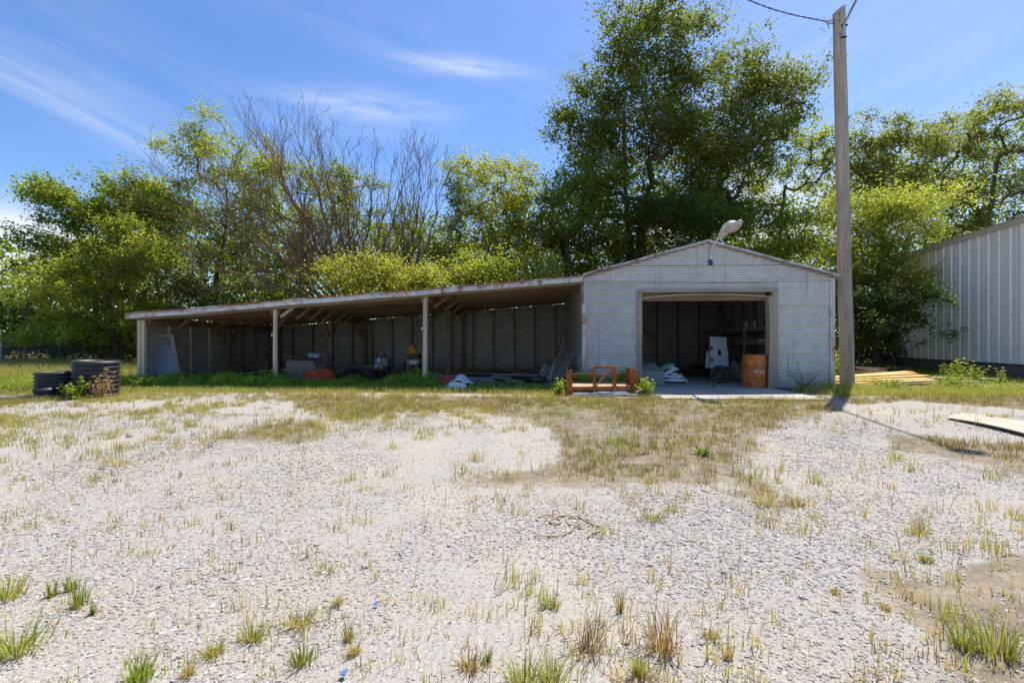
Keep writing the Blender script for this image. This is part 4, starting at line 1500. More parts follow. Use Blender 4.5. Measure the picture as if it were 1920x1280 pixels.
for v in mb.v:     # dents
    p = Vector(v) - dc
    ang = math.atan2(p.y, p.x); rr = math.hypot(p.x, p.y)
    if rr > .2:
        k = .012 * mnoise.noise(Vector((math.cos(ang) * 1.4, math.sin(ang) * 1.4, p.z * 2.2)))
        k += -.045 * math.exp(-((ang + 2.0) / .35) ** 2 - ((p.z - .18) / .12) ** 2) - .03 * math.exp(-((ang + 2.65) / .3) ** 2 - ((p.z - .13) / .2) ** 2)
        rr2 = rr + k
        p.x *= rr2 / rr; p.y *= rr2 / rr
    vv.append(tuple(p + dc))
mb.v = vv
mb.build('drum_body', M_RUSTDRUM, drum)
# round emblem and worn print bands wrapped on the drum
def on_drum(ang, z, out=.003):
    p = dc + Vector(((Rd + out) * math.cos(ang), (Rd + out) * math.sin(ang), z))
    return p


def drum_patch(a0, a1, z0, z1, name, mat, out=.006):
    vs = []; fs = []; n = 8
    for i in range(n + 1):
        a = a0 + (a1 - a0) * i / n
        vs += [on_drum(a, z0, out), on_drum(a, z1, out)]
    for i in range(n): fs.append((2 * i, 2 * i + 2, 2 * i + 3, 2 * i + 1))
    return MB().add(vs, fs).build(name, mat, drum)


def drum_ring(ac, zc, r0, r1, name, mat, out=.0065, n=22):
    vs = []; fs = []
    for i in range(n):
        th = 2 * math.pi * i / n
        for q in (r0, r1):
            vs.append(on_drum(ac + q * math.cos(th) / Rd, zc + q * math.sin(th), out))
    for i in range(n):
        j = (i + 1) % n; fs.append((2 * i, 2 * i + 1, 2 * j + 1, 2 * j))
    return MB().add(vs, fs).build(name, mat, drum)


ea = math.radians(-105)
drum_ring(ea, .44, .0, .054, 'emblem_disc', M_DRUMPRINT, .007)
drum_ring(ea, .44, .036, .044, 'emblem_ring', M_DRUMDARK, .009)
vs = []
for (a, z) in ((0, .024), (-.008, .004), (-.028, .004), (-.01, -.006), (-.018, -.026), (0, -.012), (.018, -.026), (.01, -.006), (.028, .004), (.008, .004)):
    vs.append(on_drum(ea + a / Rd, .44 + z, .010))
MB().add(vs, [tuple(range(10))]).build('emblem_star', M_DRUMDARK, drum)
for (a0, a1, z0, z1) in ((-88, -52, .452, .462), (-88, -48, .425, .440), (-86, -60, .405, .412), (-88, -45, .383, .392)):
    drum_patch(math.radians(a0), math.radians(a1), z0, z1, 'print_line', M_DRUMPRINT)

# ------------------------------------------------------------------ rusty steel rack in front of the garage
M_RUST = m_plain('orange_rust', (.36, .115, .028), .8, .1, .4, 7, (.10, .035, .015), .7, .4)
M_RUST2 = m_plain('brown_rust_deck', (.52, .30, .17), .7, .2, .3, 5, (.15, .07, .04), .6)
T0 = 10.62
rk0 = W(1066, 743, T0); sc_ = T0 / FPX


def RK(px, py, dt=0.0):           # point of the rack's picture plane, dt metres deeper
    return W(px, py, T0 + dt)


rack = thing('steel_rack', 'rusty orange steel rack with upright end plates and a braced gate frame', 'rack', (RK(1130, 640).x, RK(1130, 640).y, 0))
yr0 = RK(1130, 640).y
xl, xr = RK(1066, 640).x, RK(1186, 640, .3).x


def plate(px0, py0, px1, py1, dt, th, nm, depth=0.0):
    """end plate with a rounded notch at its top"""
    a = RK(px0, py1, dt); b = RK(px1, py1, dt); tl = RK(px0, py0, dt).z; zb = .02
    wd = b.x - a.x
    prof = [(0, zb), (wd, zb), (wd, tl - .09), (wd - .015, tl - .05), (wd * .8, tl - .02), (wd * .1, tl), (0, tl - .02)]
    vs = [(a.x + x, a.y, z) for x, z in prof] + [(a.x + x, a.y + th, z) for x, z in prof]
    m_ = len(prof)
    fs = [tuple(range(m_)), tuple(reversed(range(m_, 2 * m_)))] + [(i, (i + 1) % m_ + 0, (i + 1) % m_ + m_, i + m_) for i in range(m_)]
    fs = [fs[0], fs[1]] + [tuple(reversed(f)) for f in fs[2:]]
    return MB().add(vs, fs).build(nm, M_RUST, rack, .004)


def side_plate(px, py0, dt0, dt1, nm, wpx=3):
    a = RK(px, py0, dt0)
    return MB().bb(a.x, a.x + .012, a.y, a.y + (dt1 - dt0), .02, a.z).build(nm, M_RUST, rack)


plate(1062, 694, 1073, 744, 0, .01, 'end_plate_flange')
side_plate(1072.5, 695, 0.01, .62, 'end_plate')
plate(1184, 691, 1197, 738, .12, .01, 'end_plate_flange')
side_plate(1182, 690, .13, .72, 'end_plate')
# gate frame
zt_ = RK(1115, 686).z
for (pxa, pxb, dt) in ((1112, 1117, 0), (1149, 1156, -.02)):
    a = RK(pxa, 640, dt); b = RK(pxb, 640, dt)
    MB().bb(a.x, b.x, a.y, a.y + .05, .03, zt_ - .012).build('gate_upright', M_RUST, rack, .003)
a = RK(1112, 640); b = RK(1157, 640)
MB().bb(a.x + .01, b.x - .01, a.y + .004, a.y + .045, RK(1, 691).z, zt_).build('gate_top_bar', M_RUST, rack, .003)
MB().beam(RK(1147.5, 690, .02), RK(1116.5, 724, .02), .03, .042, (0, 1, 0)).build('gate_brace', M_RUST, rack)
MB().tube([RK(1106, 688.5, .02), RK(1162, 686.2, .02)], .012, 8).build('hinge_rod', M_REDWOOD, rack)
# rear rail with its stubs
MB().beam(RK(1073, 700.5, .6), RK(1193, 698.5, .6), .04, .02).build('rear_rail', M_RUST2, rack)
for px in (1078, 1106, 1129, 1158, 1181):
    p = RK(px, 701, .62)
    MB().bb(p.x - .03, p.x + .03, p.y - .02, p.y + .03, p.z - .09, p.z - .012).build('rail_stub', M_RUST, rack)
for px in (1072, 1128, 1183):
    p = RK(px, 730, .64)
    MB().bb(p.x - .02, p.x + .02, p.y - .02, p.y + .02, .02, RK(px, 700, .64).z - .02).build('rear_upright', M_RUST, rack)
# deck of three plates, front one tilted a little
for (d0, d1, z0, z1) in ((.03, .20, .245, .25), (.22, .42, .25, .26), (.44, .62, .27, .27)):
    xa, xb = RK(1073.5, 640).x, RK(1182, 640).x
    vs = [(xa, yr0 + d0, z0 - .035), (xb, yr0 + d0, z0 - .01), (xb, yr0 + d1, z1), (xa, yr0 + d1, z1 - .012)]
    vs += [(a, b, c - .02) for a, b, c in vs]
    MB().add(vs, [(0, 1, 2, 3), (7, 6, 5, 4), (0, 4, 5, 1), (1, 5, 6, 2), (2, 6, 7, 3), (3, 7, 4, 0)]).build('deck_plate', M_RUST2, rack)
MB().bb(RK(1073.5, 640).x, RK(1182, 640).x, yr0 + .005, yr0 + .028, .13, .20).build('front_sill', M_RUST, rack)
# white slats lying in the grass in front
for i, (pa, pb, dt, z) in enumerate((((1074, 745), (1196, 744), -.25, .05), ((1075, 742), (1180, 741), -.12, .07), ((1120, 740), (1176, 737), -.05, .09), ((1193, 741), (1213, 735), -.1, .10))):
    a = RK(pa[0], pa[1], dt); b = RK(pb[0], pb[1], dt)
    m_ = MB(); m_.beam((a.x, a.y, z), (b.x, b.y + .03 * i, z + (.08 if i == 3 else .01)), .035, .02)
    o = m_.build('white_lath', M_WHITE)
    tag(o, ('long white slat in the grass, frontmost of those before the rusty rack', 'long white slat just behind the frontmost one before the rusty rack',
            'short white slat lying against the front of the rusty rack', 'short white slat tilted up at the right end of the rusty rack')[i], 'lath', 'white slats in the grass at the rack')

# ------------------------------------------------------------------ corrugated black pipe rings at the left
def culvert(name, label, cx, cy, rad, h, ribs, seg=40, open_=True, tilt=0.0):
    o = thing(name, label, 'pipe', (cx, cy, 0), 0, 'black corrugated pipe pieces')
    prof = []
    st = h / ribs
    for i in range(ribs):
        z = i * st
        prof += [(rad - .035, z), (rad - .03, z + st * .12), (rad, z + st * .26), (rad + .004, z + st * .5), (rad, z + st * .72), (rad - .03, z + st * .88)]
    prof.append((rad - .035, h))
    inner = [(rad - .05, h), (rad - .05, .0)]
    rt_ = Matrix.Rotation(tilt, 3, 'Y')
    MB().lathe((cx, cy, .01), prof + inner, seg, rt_).build('pipe_wall', M_BLACKPL, o)
    return o


def at_ground(px, py): return G(px, py)


def culvert_px(label, px0, px1, py_top, t, ribs, tilt=0.0):
    c = W((px0 + px1) / 2, 640, t); rad = (px1 - px0) / 2 * t / FPX
    h = W(0, py_top, t).z
    return culvert('corrugated_pipe', label, c.x, c.y, rad, h, ribs, tilt=tilt)


culvert_px('tallest black corrugated pipe section standing upright at the left', 144, 214, 676, 10.45, 8, .03)
culvert_px('medium black corrugated pipe section standing left of the tallest one', 77, 142, 697, 10.35, 7, -.02)
culvert_px('low black pipe offcut at the foot of the medium pipe section', 68, 101, 727, 10.0, 2)
a = G(-60, 751); b = G(185, 743.5)
o = MB().tube([(a.x, a.y, .03), ((a.x + b.x) / 2, (a.y + b.y) / 2, .035), (b.x, b.y, .03)], .028, 8).build('grey_pipe', M_STEEL)
tag(o, 'thin grey pipe lying on the ground before the black pipe sections', 'pipe')

# ------------------------------------------------------------------ things under the lean-to
def P0(px, py, t):  # point at depth t standing on the ground
    q = W(px, py, t); return q


# leaning door casing and blue sheet at the left
t_c = 13.35
cs = thing('door_casing', 'pale wooden door casing leaning on the left end of the lean-to', 'door frame', tuple(W(300, 640, t_c)[:2]) + (0,))
tl = W(277, 630, t_c + .35); tr = W(321, 629, t_c + .35); bl = W(282, 708, t_c - .1); br = W(334, 698, t_c - .05)
tl2 = W(275, 641, t_c + .33); tr2 = W(319, 641, t_c + .33)
MB().beam(tl, tr, .03, .09).build('top_rail', M_DOORX, cs)
MB().beam(tl2, tr2, .02, .05).build('second_rail', M_DOORX, cs)
MB().beam(tr + Vector((.0, 0, .04)), br, .09, .04).build('side_board', M_DOORZ, cs)
MB().beam(W(275, 660, t_c), W(281, 709, t_c - .1), .03, .03).build('side_board', M_DOORZ, cs)
sh = MB(); vs = []; fs = []
nr = 60
A = W(276, 631, t_c + .45); B = W(321, 631, t_c + .45); Cb = W(333, 702, t_c + .05); Db = W(283, 706, t_c + .05)
for i in range(nr + 1):
    f = i / nr
    l = A.lerp(Db, f); r_ = B.lerp(Cb, f); off = .010 * math.cos(f * 2 * math.pi * 13)
    vs += [l + Vector((0, off, 0)), r_ + Vector((0, off, 0))]
for i in range(nr): fs.append((2 * i, 2 * i + 1, 2 * i + 3, 2 * i + 2))
tag(sh.add(vs, fs, True).build('roofing_sheet', M_BLUESHEET), 'blue grey corrugated panel leaning behind the pale door casing', 'metal panel')

# big carton / crate with green strap
c0 = W(536, 640, 14.3); c1 = W(596, 640, 14.3)
zc = W(0, 676, 14.3).z
crate = thing('wrapped_crate', 'grey brown wrapped crate with a thin green strap beside the second post', 'crate', ((c0.x + c1.x) / 2, c0.y, 0))
vs = [(c0.x, c0.y, .0), (c1.x + .12, c0.y, .0), (c1.x + .12, c0.y + .8, .0), (c0.x, c0.y + .8, .0),
      (c0.x, c0.y, zc), (c1.x - .12, c0.y, zc - .03), (c1.x - .2, c0.y + .8, zc + .04), (c0.x + .03, c0.y + .8, zc + .04)]
M_CRATE = m_plain('crate_wrap', (.22, .19, .155), .8, 0, .2, 4, (.10, .075, .05), .5)
M_CRATETOP = m_plain('crate_lid', (.24, .15, .10), .8, 0, .3, 6)
MB().add(vs, [(3, 2, 1, 0), (4, 5, 6, 7), (0, 1, 5, 4), (1, 2, 6, 5), (2, 3, 7, 6), (3, 0, 4, 7)]).build('crate_body', M_CRATE, crate, .01)
MB().bb(c0.x - .005, c1.x - .02, c0.y - .012, c0.y - .002, zc * .62, zc * .62 + .015).build('strap', M_GREEN, crate)
MB().add([Vector(vs[k]) + Vector((0, -.01 if k in (4, 5) else .01, .006)) for k in (4, 5, 6, 7)] + [Vector(vs[k]) + Vector((0, -.01 if k in (4, 5) else .01, .03)) for k in (4, 5, 6, 7)],
         [(3, 2, 1, 0), (4, 5, 6, 7), (0, 1, 5, 4), (1, 2, 6, 5), (2, 3, 7, 6), (3, 0, 4, 7)]).build('crate_lid', M_CRATETOP, crate)
q = W(588, 640, 15.4)
wbx = thing('white_box', 'pale blue white appliance box standing behind the wrapped crate', 'box', (q.x, q.y, 0))
MB().bb(q.x - .2, q.x + .19, q.y, q.y + .4, 0, W(0, 662, 15.4).z).build('box_body', M_PALEGREEN, wbx, .012)
MB().bb(q.x + .03, q.x + .15, q.y - .012, q.y - .002, W(0, 676, 15.4).z, W(0, 667, 15.4).z).build('paper_label', M_WHITE, wbx)


def crumple(name, label, cat, c, size, mat, seed, sub=3, amp=.35, flat=.12, parent=None):
    """crumpled sheet or soft bag: displaced icosphere squashed on the ground"""
    import bmesh
    bm = bmesh.new(); bmesh.ops.create_icosphere(bm, subdivisions=sub, radius=1)
    for v in bm.verts:
        p = v.co.copy()
        nz = mnoise.noise(p * 1.3 + Vector((seed, 0, 0))) * amp + mnoise.noise(p * 3.4 + Vector((0, seed, 0))) * amp * .6 + abs(mnoise.noise(p * 6 + Vector((0, 0, seed)))) * amp * .3
        p = p * (1 + nz)
        v.co = Vector((c[0] + p.x * size[0], c[1] + p.y * size[1], max(flat * .1, c[2] + p.z * size[2])))
    me = bpy.data.meshes.new(name); bm.to_mesh(me); bm.free(); me.materials.append(mat)
    o = link(name, me, parent)
    if label: tag(o, label, cat)
    return o


q = W(600, 640, 13.6)
crumple('red_tarp', 'crumpled red orange tarp on the ground in front of the wrapped crate', 'tarp', (q.x, q.y, .22), (.50, .35, .24), M_RED, 3.1)
q = W(560, 640, 13.4)
# coiled corrugated drain pipe
q = W(668, 640, 14.6)
coil = thing('drain_pipe_coil', 'arched black corrugated drain pipe half hidden in weeds under the lean-to', 'pipe', (q.x, q.y, 0))
mb = MB()
for k in range(3):
    pts = []
    for i in range(46):
        a = math.pi * i / 45
        pts.append((q.x + math.cos(a) * (.52 - .12 * k), q.y + .12 * k, .03 + math.sin(a) * (.40 - .09 * k)))
    mb.tube(pts, [.055 + .012 * (i % 2) for i in range(46)], 8)
mb.build('pipe_loops', M_BLACKPL, coil, kind='stuff')
# flat boards stacked at the back
q = W(745, 640, 17.5)
for k in range(4):
    a = W(620 + 14 * k, 640, 18.2); b = W(665 + 20 * k, 640, 18.2)
    o = MB().bb(a.x, b.x, a.y - .2, a.y + .2, .0 + .09 * k, .085 + .09 * k).build('stacked_board', M_BOARD)
    tag(o, ('lowest', 'second lowest', 'second highest', 'topmost')[k] + ' grey brown board of the pile near the back wall', 'board', 'boards piled at the back wall')

# air compressor / small engine
q = W(711, 640, 16.2); s_ = 16.2 / FPX
eng = thing('engine', 'blue grey small engine with pulley wheel standing under the lean-to', 'engine', (q.x, q.y, 0))
ez = lambda py: W(0, py, 16.2).z
ex = lambda px: W(px, 640, 16.2).x
M_ENG = m_plain('engine_blue', (.16, .22, .27), .45, .2, .35, 8, (.06, .05, .04), .7)
MB().bb(ex(701), ex(727), q.y, q.y + .4, ez(688), ez(672)).build('engine_block', M_ENG, eng, .02)
MB().lathe((ex(706), q.y - .03, ez(687)), [(0, -.04), (.09, -.04), (.125, -.03), (.13, 0), (.125, .03), (.07, .04), (0, .05)], 24, Matrix.Rotation(R(90), 3, 'X')).build('pulley_wheel', M_STEEL, eng)
MB().lathe((ex(715), q.y - .02, ez(689)), [(0, -.03), (.06, -.03), (.075, 0), (.06, .03), (0, .03)], 20, Matrix.Rotation(R(90), 3, 'X')).build('small_pulley', M_YMACH, eng)
MB().bb(ex(708), ex(713), q.y - .03, q.y - .004, ez(679), ez(671)).build('paper_label', M_WHITE, eng)
MB().lathe((ex(720), q.y + .1, ez(682)), [(0, 0), (.12, 0), (.13, .03), (.13, .2), (.10, .24), (0, .26)], 20).build('fuel_tank', M_ENG, eng)
MB().tube([(ex(705), q.y + .1, ez(672)), (ex(705), q.y + .1, ez(662)), (ex(707), q.y + .1, ez(658))], .02, 8).tube([(ex(716), q.y + .1, ez(670)), (ex(722), q.y + .1, ez(664))], .035, 8).build('exhaust_pipe', M_DARKMETAL, eng)
for px in (702, 725):
    MB().bb(ex(px) - .025, ex(px) + .025, q.y, q.y + .35, 0, ez(687)).build('leg', M_DARKMETAL, eng)
# yellow topped mortar mixer
q = W(773, 640, 16.6)
mx = thing('mixer', 'old mortar mixer with a yellow orange drum standing left of the third post', 'mixer', (q.x, q.y, 0))
ez = lambda py: W(0, py, 16.6).z
ex = lambda px: W(px, 640, 16.6).x
MB().lathe((ex(773), q.y + .1, ez(664)), [(0, 0), (.14, 0), (.17, .06), (.17, .22), (.11, .32), (.09, .33)], 22, Matrix.Rotation(R(-12), 3, 'Y')).build('drum', M_YMACH, mx)
MB().bb(ex(763), ex(785), q.y - .05, q.y + .4, ez(672), ez(664)).build('yoke', M_DARKMETAL, mx, .01)
MB().bb(ex(764), ex(786), q.y, q.y + .35, ez(684), ez(674)).build('motor_housing', M_STEEL, mx, .02)
for px in (760, 787):
    MB().lathe((ex(px), q.y, ez(688)), [(.05, -.04), (.13, -.045), (.15, -.02), (.15, .02), (.13, .045), (.05, .04)], 22, Matrix.Rotation(R(72), 3, 'Y')).build('wheel', M_TYRE, mx)
MB().tube([(ex(766), q.y - .1, ez(675)), (ex(757), q.y - .2, ez(671)), (ex(749), q.y - .3, ez(668))], .016, 8).build('handle', M_STEEL, mx)
MB().tube([(ex(765), q.y - .05, ez(676)), (ex(763), q.y - .1, 0)], .02, 8).build('leg', M_STEEL, mx)
MB().tube([(ex(783), q.y - .05, ez(676)), (ex(785), q.y - .1, 0)], .02, 8).build('leg', M_STEEL, mx)

# litter heap between third post and garage
q = W(850, 640, 12.9)


def bent_sheet(name, label, cat, pts, mat, th=.012):
    """quad sheet given by 4 corner points, bowed, with thickness"""
    a, b, c, d = [Vector(p) for p in pts]; n = 6; vs = []; fs = []
    nr_ = (b - a).cross(d - a).normalized()
    for j in range(n + 1):
        for i in range(n + 1):
            u, v = i / n, j / n
            p = a.lerp(b, u).lerp(d.lerp(c, u), v)
            p += nr_ * (.05 * math.sin(math.pi * u) + .03 * mnoise.noise(p * 3))
            vs.append(p)
    k = len(vs)
    vs += [p - nr_ * th for p in vs]
    for j in range(n):
        for i in range(n):
            o_ = j * (n + 1) + i
            fs.append((o_, o_ + 1, o_ + n + 2, o_ + n + 1)); fs.append((k + o_ + n + 1, k + o_ + n + 2, k + o_ + 1, k + o_))
    rim = [i for i in range(n + 1)] + [(j + 1) * (n + 1) - 1 for j in range(1, n + 1)] + [n * (n + 1) + i for i in range(n - 1, -1, -1)] + [j * (n + 1) for j in range(n - 1, 0, -1)]
    for i in range(len(rim)):
        p_, q_ = rim[i], rim[(i + 1) % len(rim)]; fs.append((p_, p_ + k, q_ + k, q_))
    return tag(MB().add(vs, fs, True).build(name, mat), label, cat)


bent_sheet('plastic_sheet', 'white bent panel on top of the litter heap right of the third post', 'panel',
           [W(850, 714, 12.2), W(870, 718, 12.15), W(876, 706, 12.5), W(858, 702, 12.6)], M_WHITEBAG)
bent_sheet('plywood_scrap', 'cream grey panel sloping to the left in the litter heap', 'panel',
           [W(828, 726, 12.15), W(846, 731, 12.0), W(864, 715, 12.4), W(846, 711, 12.5)], M_PLY)
bent_sheet('plastic_sheet', 'pale flat panel leaning to the right in the litter heap', 'panel',
           [W(862, 723, 12.1), W(889, 719, 12.2), W(878, 708, 12.6), W(864, 712, 12.6)], M_WHITEBAG)
crumple('white_bag', 'crumpled white bag at the foot of the litter heap', 'bag', (W(856, 640, 11.95).x, W(856, 640, 11.95).y, .07), (.28, .14, .13), M_WHITEBAG, 9.2)
q = W(838, 640, 12.7)
crumple('red_sack', 'small bright red bag beside the white litter heap', 'bag', (q.x, q.y, .16), (.20, .14, .16), M_RED, 4.4)
q = W(822, 640, 13.0)
MBb = MB().lathe((q.x, q.y, .0), [(0, 0), (.15, 0), (.17, .18), (.18, .19), (.15, .19), (.14, .03), (0, .03)], 24)
tag(MBb.build('pink_bucket', m_plain('faded_pink', (.42, .24, .24), .5, 0, .15, 5)), 'faded pink low tub left of the small red bag', 'tub')
q = W(808, 640, 13.2)
crumple('blue_sheet', 'pale blue plastic sheet heaped right beside the third post', 'sheet', (q.x, q.y, .18), (.20, .2, .16), M_PALEGREEN, 2.2)
for i, (pa, pb, t_, z, m_, lb) in enumerate((
        ((812, 0), (872, 0), 15.2, .14, M_STEEL, 'long grey pipe at the back of the heap right of the third post'),
        ((860, 0), (925, 0), 14.6, .10, M_BLUESHEET, 'blue grey pipe lying across the ground in the open bay'),
        ((815, 0), (928, 0), 17.2, .10, M_BROWNX, 'brown beam lying along the back wall of the open bay'),
        ((925, 0), (1010, 0), 15.9, .13, M_BOARD, 'grey plank lying in the middle of the open bay'),
        ((960, 0), (1035, 0), 16.6, .10, M_BOARD, 'grey plank lying before the leaning planks'))):
    a = W(pa[0], 640, t_); b = W(pb[0], 640, t_ - .3)
    mb = MB()
    if m_ in (M_STEEL, M_BLUESHEET): mb.tube([(a.x, a.y, z), ((a.x + b.x) / 2, (a.y + b.y) / 2, z - .02), (b.x, b.y, z)], .05, 10)
    else: mb.beam((a.x, a.y, z), (b.x, b.y, z - .02), .24, .07)
    tag(mb.build('pipe' if m_ in (M_STEEL, M_BLUESHEET) else 'plank', m_), lb, 'pipe' if m_ in (M_STEEL, M_BLUESHEET) else 'plank')
for i, (px, t_, sz, m_, lb) in enumerate(((905, 13.6, (.5, .5, .10), M_BLUESHEET, 'flat blue grey plastic heap in the open bay'), (975, 13.9, (.42, .3, .13), M_BLACKPL, 'black crumpled plastic heap left of the leaning planks'),
                                           (935, 13.2, (.16, .14, .1), M_DARKMETAL, 'small dark scrap lump beside the blue grey heap'), (925, 12.7, (.18, .1, .06), M_CARD, 'flat grey scrap piece in the weeds before the black heap'))):
    q = W(px, 640, t_)
    crumple('scrap_heap', lb, 'scrap', (q.x, q.y, .05), sz, m_, 11 + i * 3.3)
q = W(1026, 640, 13.3)
tag(MB().lathe((q.x, q.y, 0), [(0, 0), (.13, 0), (.17, .13), (.18, .135), (.15, .13), (.12, .02), (0, .02)], 24).build('blue_tub', M_BLUE), 'blue plastic tub on the ground before the leaning planks', 'tub')
q = W(1023, 640, 15.0)
crumple('grey_bundle', 'grey white bundle wedged behind the leaning planks', 'bundle', (q.x, q.y, .30), (.20, .2, .22), M_CARD, 8.8)
for i, (px, t_, sz, rz, lb) in enumerate(((890, 14.6, (.9, .16, .06), .3, 'dark warped board left of the middle of the open bay'), (942, 15.0, (.7, .2, .09), -.2, 'dark scrap board before the black plastic heap'),
        (1000, 14.2, (.6, .14, .07), .5, 'short dark board at the foot of the leaning planks'), (965, 13.2, (.5, .12, .06), -.5, 'thin dark board in the weeds of the open bay'),
        (912, 13.3, (.4, .3, .05), .2, 'flat dark board beside the litter heap'))):
    q = W(px, 640, t_)
    tag(MB().box((q.x, q.y, .06 + .02 * i), sz, Matrix.Rotation(rz, 3, 'Z') @ Matrix.Rotation(.06, 3, 'Y')).build('scrap_board', M_BOARD), lb, 'board')
# leaning planks
for i, (top, bot, wd, lb) in enumerate((
        ((1061, 653, 15.2), (1030, 712, 13.9), .30, 'widest grey plank leaning in the corner by the garage'),
        ((1073, 657, 14.6), (1041, 714, 13.5), .17, 'narrow grey plank leaning right of the widest one'),
        ((1076, 660, 14.2), (1051, 716, 13.2), .10, 'thinnest leaning plank nearest to the garage wall'),
        ((1058, 618, 18.6), (1036, 692, 17.2), .05, 'thin dark pole leaning on the back wall by the garage'))):
    tag(MB().beam(W(*top), W(*bot), wd, .035, (0, 1, 0)).build('leaning_plank', M_BOARD if i < 3 else M_BROWNY), lb, 'plank')
# paper notice on the side wall
q = Vector((XL - .015, 13.05, .72))
tag(MB().bb(XL - .03, XL - .022, 12.98, 13.14, .62, .86).build('outlet_box', M_WHITE), 'small white box on the garage side wall behind the rack', 'box')
# small white cups on posts
for px, py, lb in ((510, 630, 'small white insulator on the left side of the second lean-to post'), (791, 618, 'small white insulator on the left side of the third lean-to post')):
    p = FY(px, py, YF - .02)
    tag(MB().tube([p, p + Vector((0, 0, .07))], [.025, .018], 8).build('insulator_knob', M_WHITE), lb, 'insulator')

# ------------------------------------------------------------------ inside the garage
def gx(px, t): return W(px, 640, t).x
# grey plastic tub liner
t_ = 13.0
a = W(1200, 640, t_); b = W(1238, 640, t_)
zt2 = W(0, 680, t_).z
tub = thing('folded_liner', 'large grey plastic liner folded just inside the left door post', 'liner', ((a.x + b.x) / 2, a.y, .035))
vs = [(a.x - .1, a.y - .05, .035), (b.x + .08, a.y - .15, .035), (b.x + .10, a.y + .5, .035), (a.x - .1, a.y + .8, .035),
      (a.x - .1, a.y, zt2 * .68), (b.x + .09, a.y - .12, zt2 * .62), (b.x - .04, a.y + .55, zt2), (a.x - .1, a.y + .8, zt2 - .02)]
MB().add(vs, [(3, 2, 1, 0), (4, 5, 6, 7), (0, 1, 5, 4), (1, 2, 6, 5), (2, 3, 7, 6), (3, 0, 4, 7)]).build('liner_body', M_CARD, tub, .03)
# sacks
def sack(name, label, c, size, rz, ry, mat, seed):
    import bmesh
    bm = bmesh.new(); bmesh.ops.create_cube(bm, size=2)
    bmesh.ops.subdivide_edges(bm, edges=bm.edges[:], cuts=5, use_grid_fill=True)
    rot_ = Matrix.Rotation(rz, 3, 'Z') @ Matrix.Rotation(ry, 3, 'Y')
    for v in bm.verts:
        p = v.co.copy()
        edge = max(abs(p.x), abs(p.y))
        th_ = (1 - max(0, abs(p.x)) ** 4 * .75) * (1 - abs(p.y) ** 4 * .6)
        p.z *= th_
        p *= 1 + .07 * mnoise.noise(p * 1.8 + Vector((seed, 0, 0)))
        p.z += .35 * mnoise.noise(Vector((p.x * 1.4, p.y * 1.4, seed)))
        q = Vector((p.x * size[0], p.y * size[1], p.z * size[2]))
        v.co = Vector(c) + rot_ @ q
    for f in bm.faces: f.smooth = True
    me = bpy.data.meshes.new(name); bm.to_mesh(me); bm.free(); me.materials.append(mat)
    return tag(link(name, me), label, 'sack', 'white and green sacks heaped on the garage floor')


t_ = 13.5
sx_ = lambda px: W(px, 640, t_).x
sy_ = W(1270, 640, t_).y
base_z = .035
sk = [((1262, .10), (.36, .25, .05), 0, 0, M_WHITEBAG, 'lowest white sack lying flat at the bottom of the heap'),
      ((1256, .20), (.30, .22, .04), .1, .05, M_WHITEBAG, 'white sack second from the bottom of the heap'),
      ((1265, .26), (.26, .2, .035), -.1, .30, M_WHITEBAG, 'white sack tilted down to the right in the heap'),
      ((1252, .33), (.24, .2, .045), .1, -.45, M_WHITEBAG, 'white sack tilted up to the right in the heap'),
      ((1276, .22), (.25, .16, .035), .0, .55, M_GREENBAG, 'green printed sack sliding off the right side of the heap'),
      ((1249, .48), (.24, .2, .07), .1, -.35, M_GREENBAG, 'dull green sack on top of the heap'),
      ((1263, .44), (.15, .15, .06), .3, .3, M_WHITEBAG, 'small white sack at the top right of the heap'),
      ((1287, .12), (.20, .05, .03), .0, .9, M_WHITEBAG, 'narrow white sack end hanging to the floor at the right')]
for i, ((px, z), sz, rz, ry, m_, lb) in enumerate(sk):
    sack('sack', lb, (sx_(px), sy_ + .03 * i, z + .03), sz, rz, ry, m_, i * 7.7)

# white moulded truck-bed panel with an oval hole
t_ = 14.4
pn = thing('moulded_panel', 'white moulded panel with an oval hole leaning upright in the garage', 'panel', tuple(W(1348, 640, t_)[:2]) + (.035,))
pa, pb, pc, pd = W(1332, 690, t_), W(1367, 686, t_), W(1361.5, 632, t_ + .35), W(1331, 631, t_ + .35)
pa.z = max(pa.z, .06)


def pq(u, v, o=0.0):
    nrm = (pb - pa).cross(pd - pa).normalized()
    return pa.lerp(pb, u).lerp(pd.lerp(pc, u), v) + nrm * o


hu, hv, ru, rv = .55, .47, .105, .105
vs = []; fs = []; n = 32
for i in range(n):
    th = 2 * math.pi * i / n
    c_, s2 = math.cos(th), math.sin(th)
    k_ = 1 / max(abs(c_), abs(s2))
    ou = .5 + .5 * c_ * k_; ov = .5 + .5 * s2 * k_
    rows_ = [(hu + ru * c_, hv + rv * s2, -.04), (hu + ru * c_, hv + rv * s2, .0), (hu + ru * 1.25 * c_, hv + rv * 1.25 * s2, .012), (ou, ov, .0), (ou, ov, -.06)]
    vs += [pq(*r_) for r_ in rows_]
for i in range(n):
    j = (i + 1) % n
    for k in range(4): fs.append((i * 5 + k, i * 5 + k + 1, j * 5 + k + 1, j * 5 + k))
MB().add(vs, fs).build('panel_skin', M_WHITE, pn)
for u in (.12, .36, .80):
    MB().beam(pq(u, .03, .008), pq(u, .97, .008), .02, .02, (0, 1, 0)).build('pressed_rib', M_WHITE, pn)
for v in (.25, .62):
    MB().box(pq(.07, v, .03), (.05, .04, .12)).build('latch', M_DARKMETAL, pn)
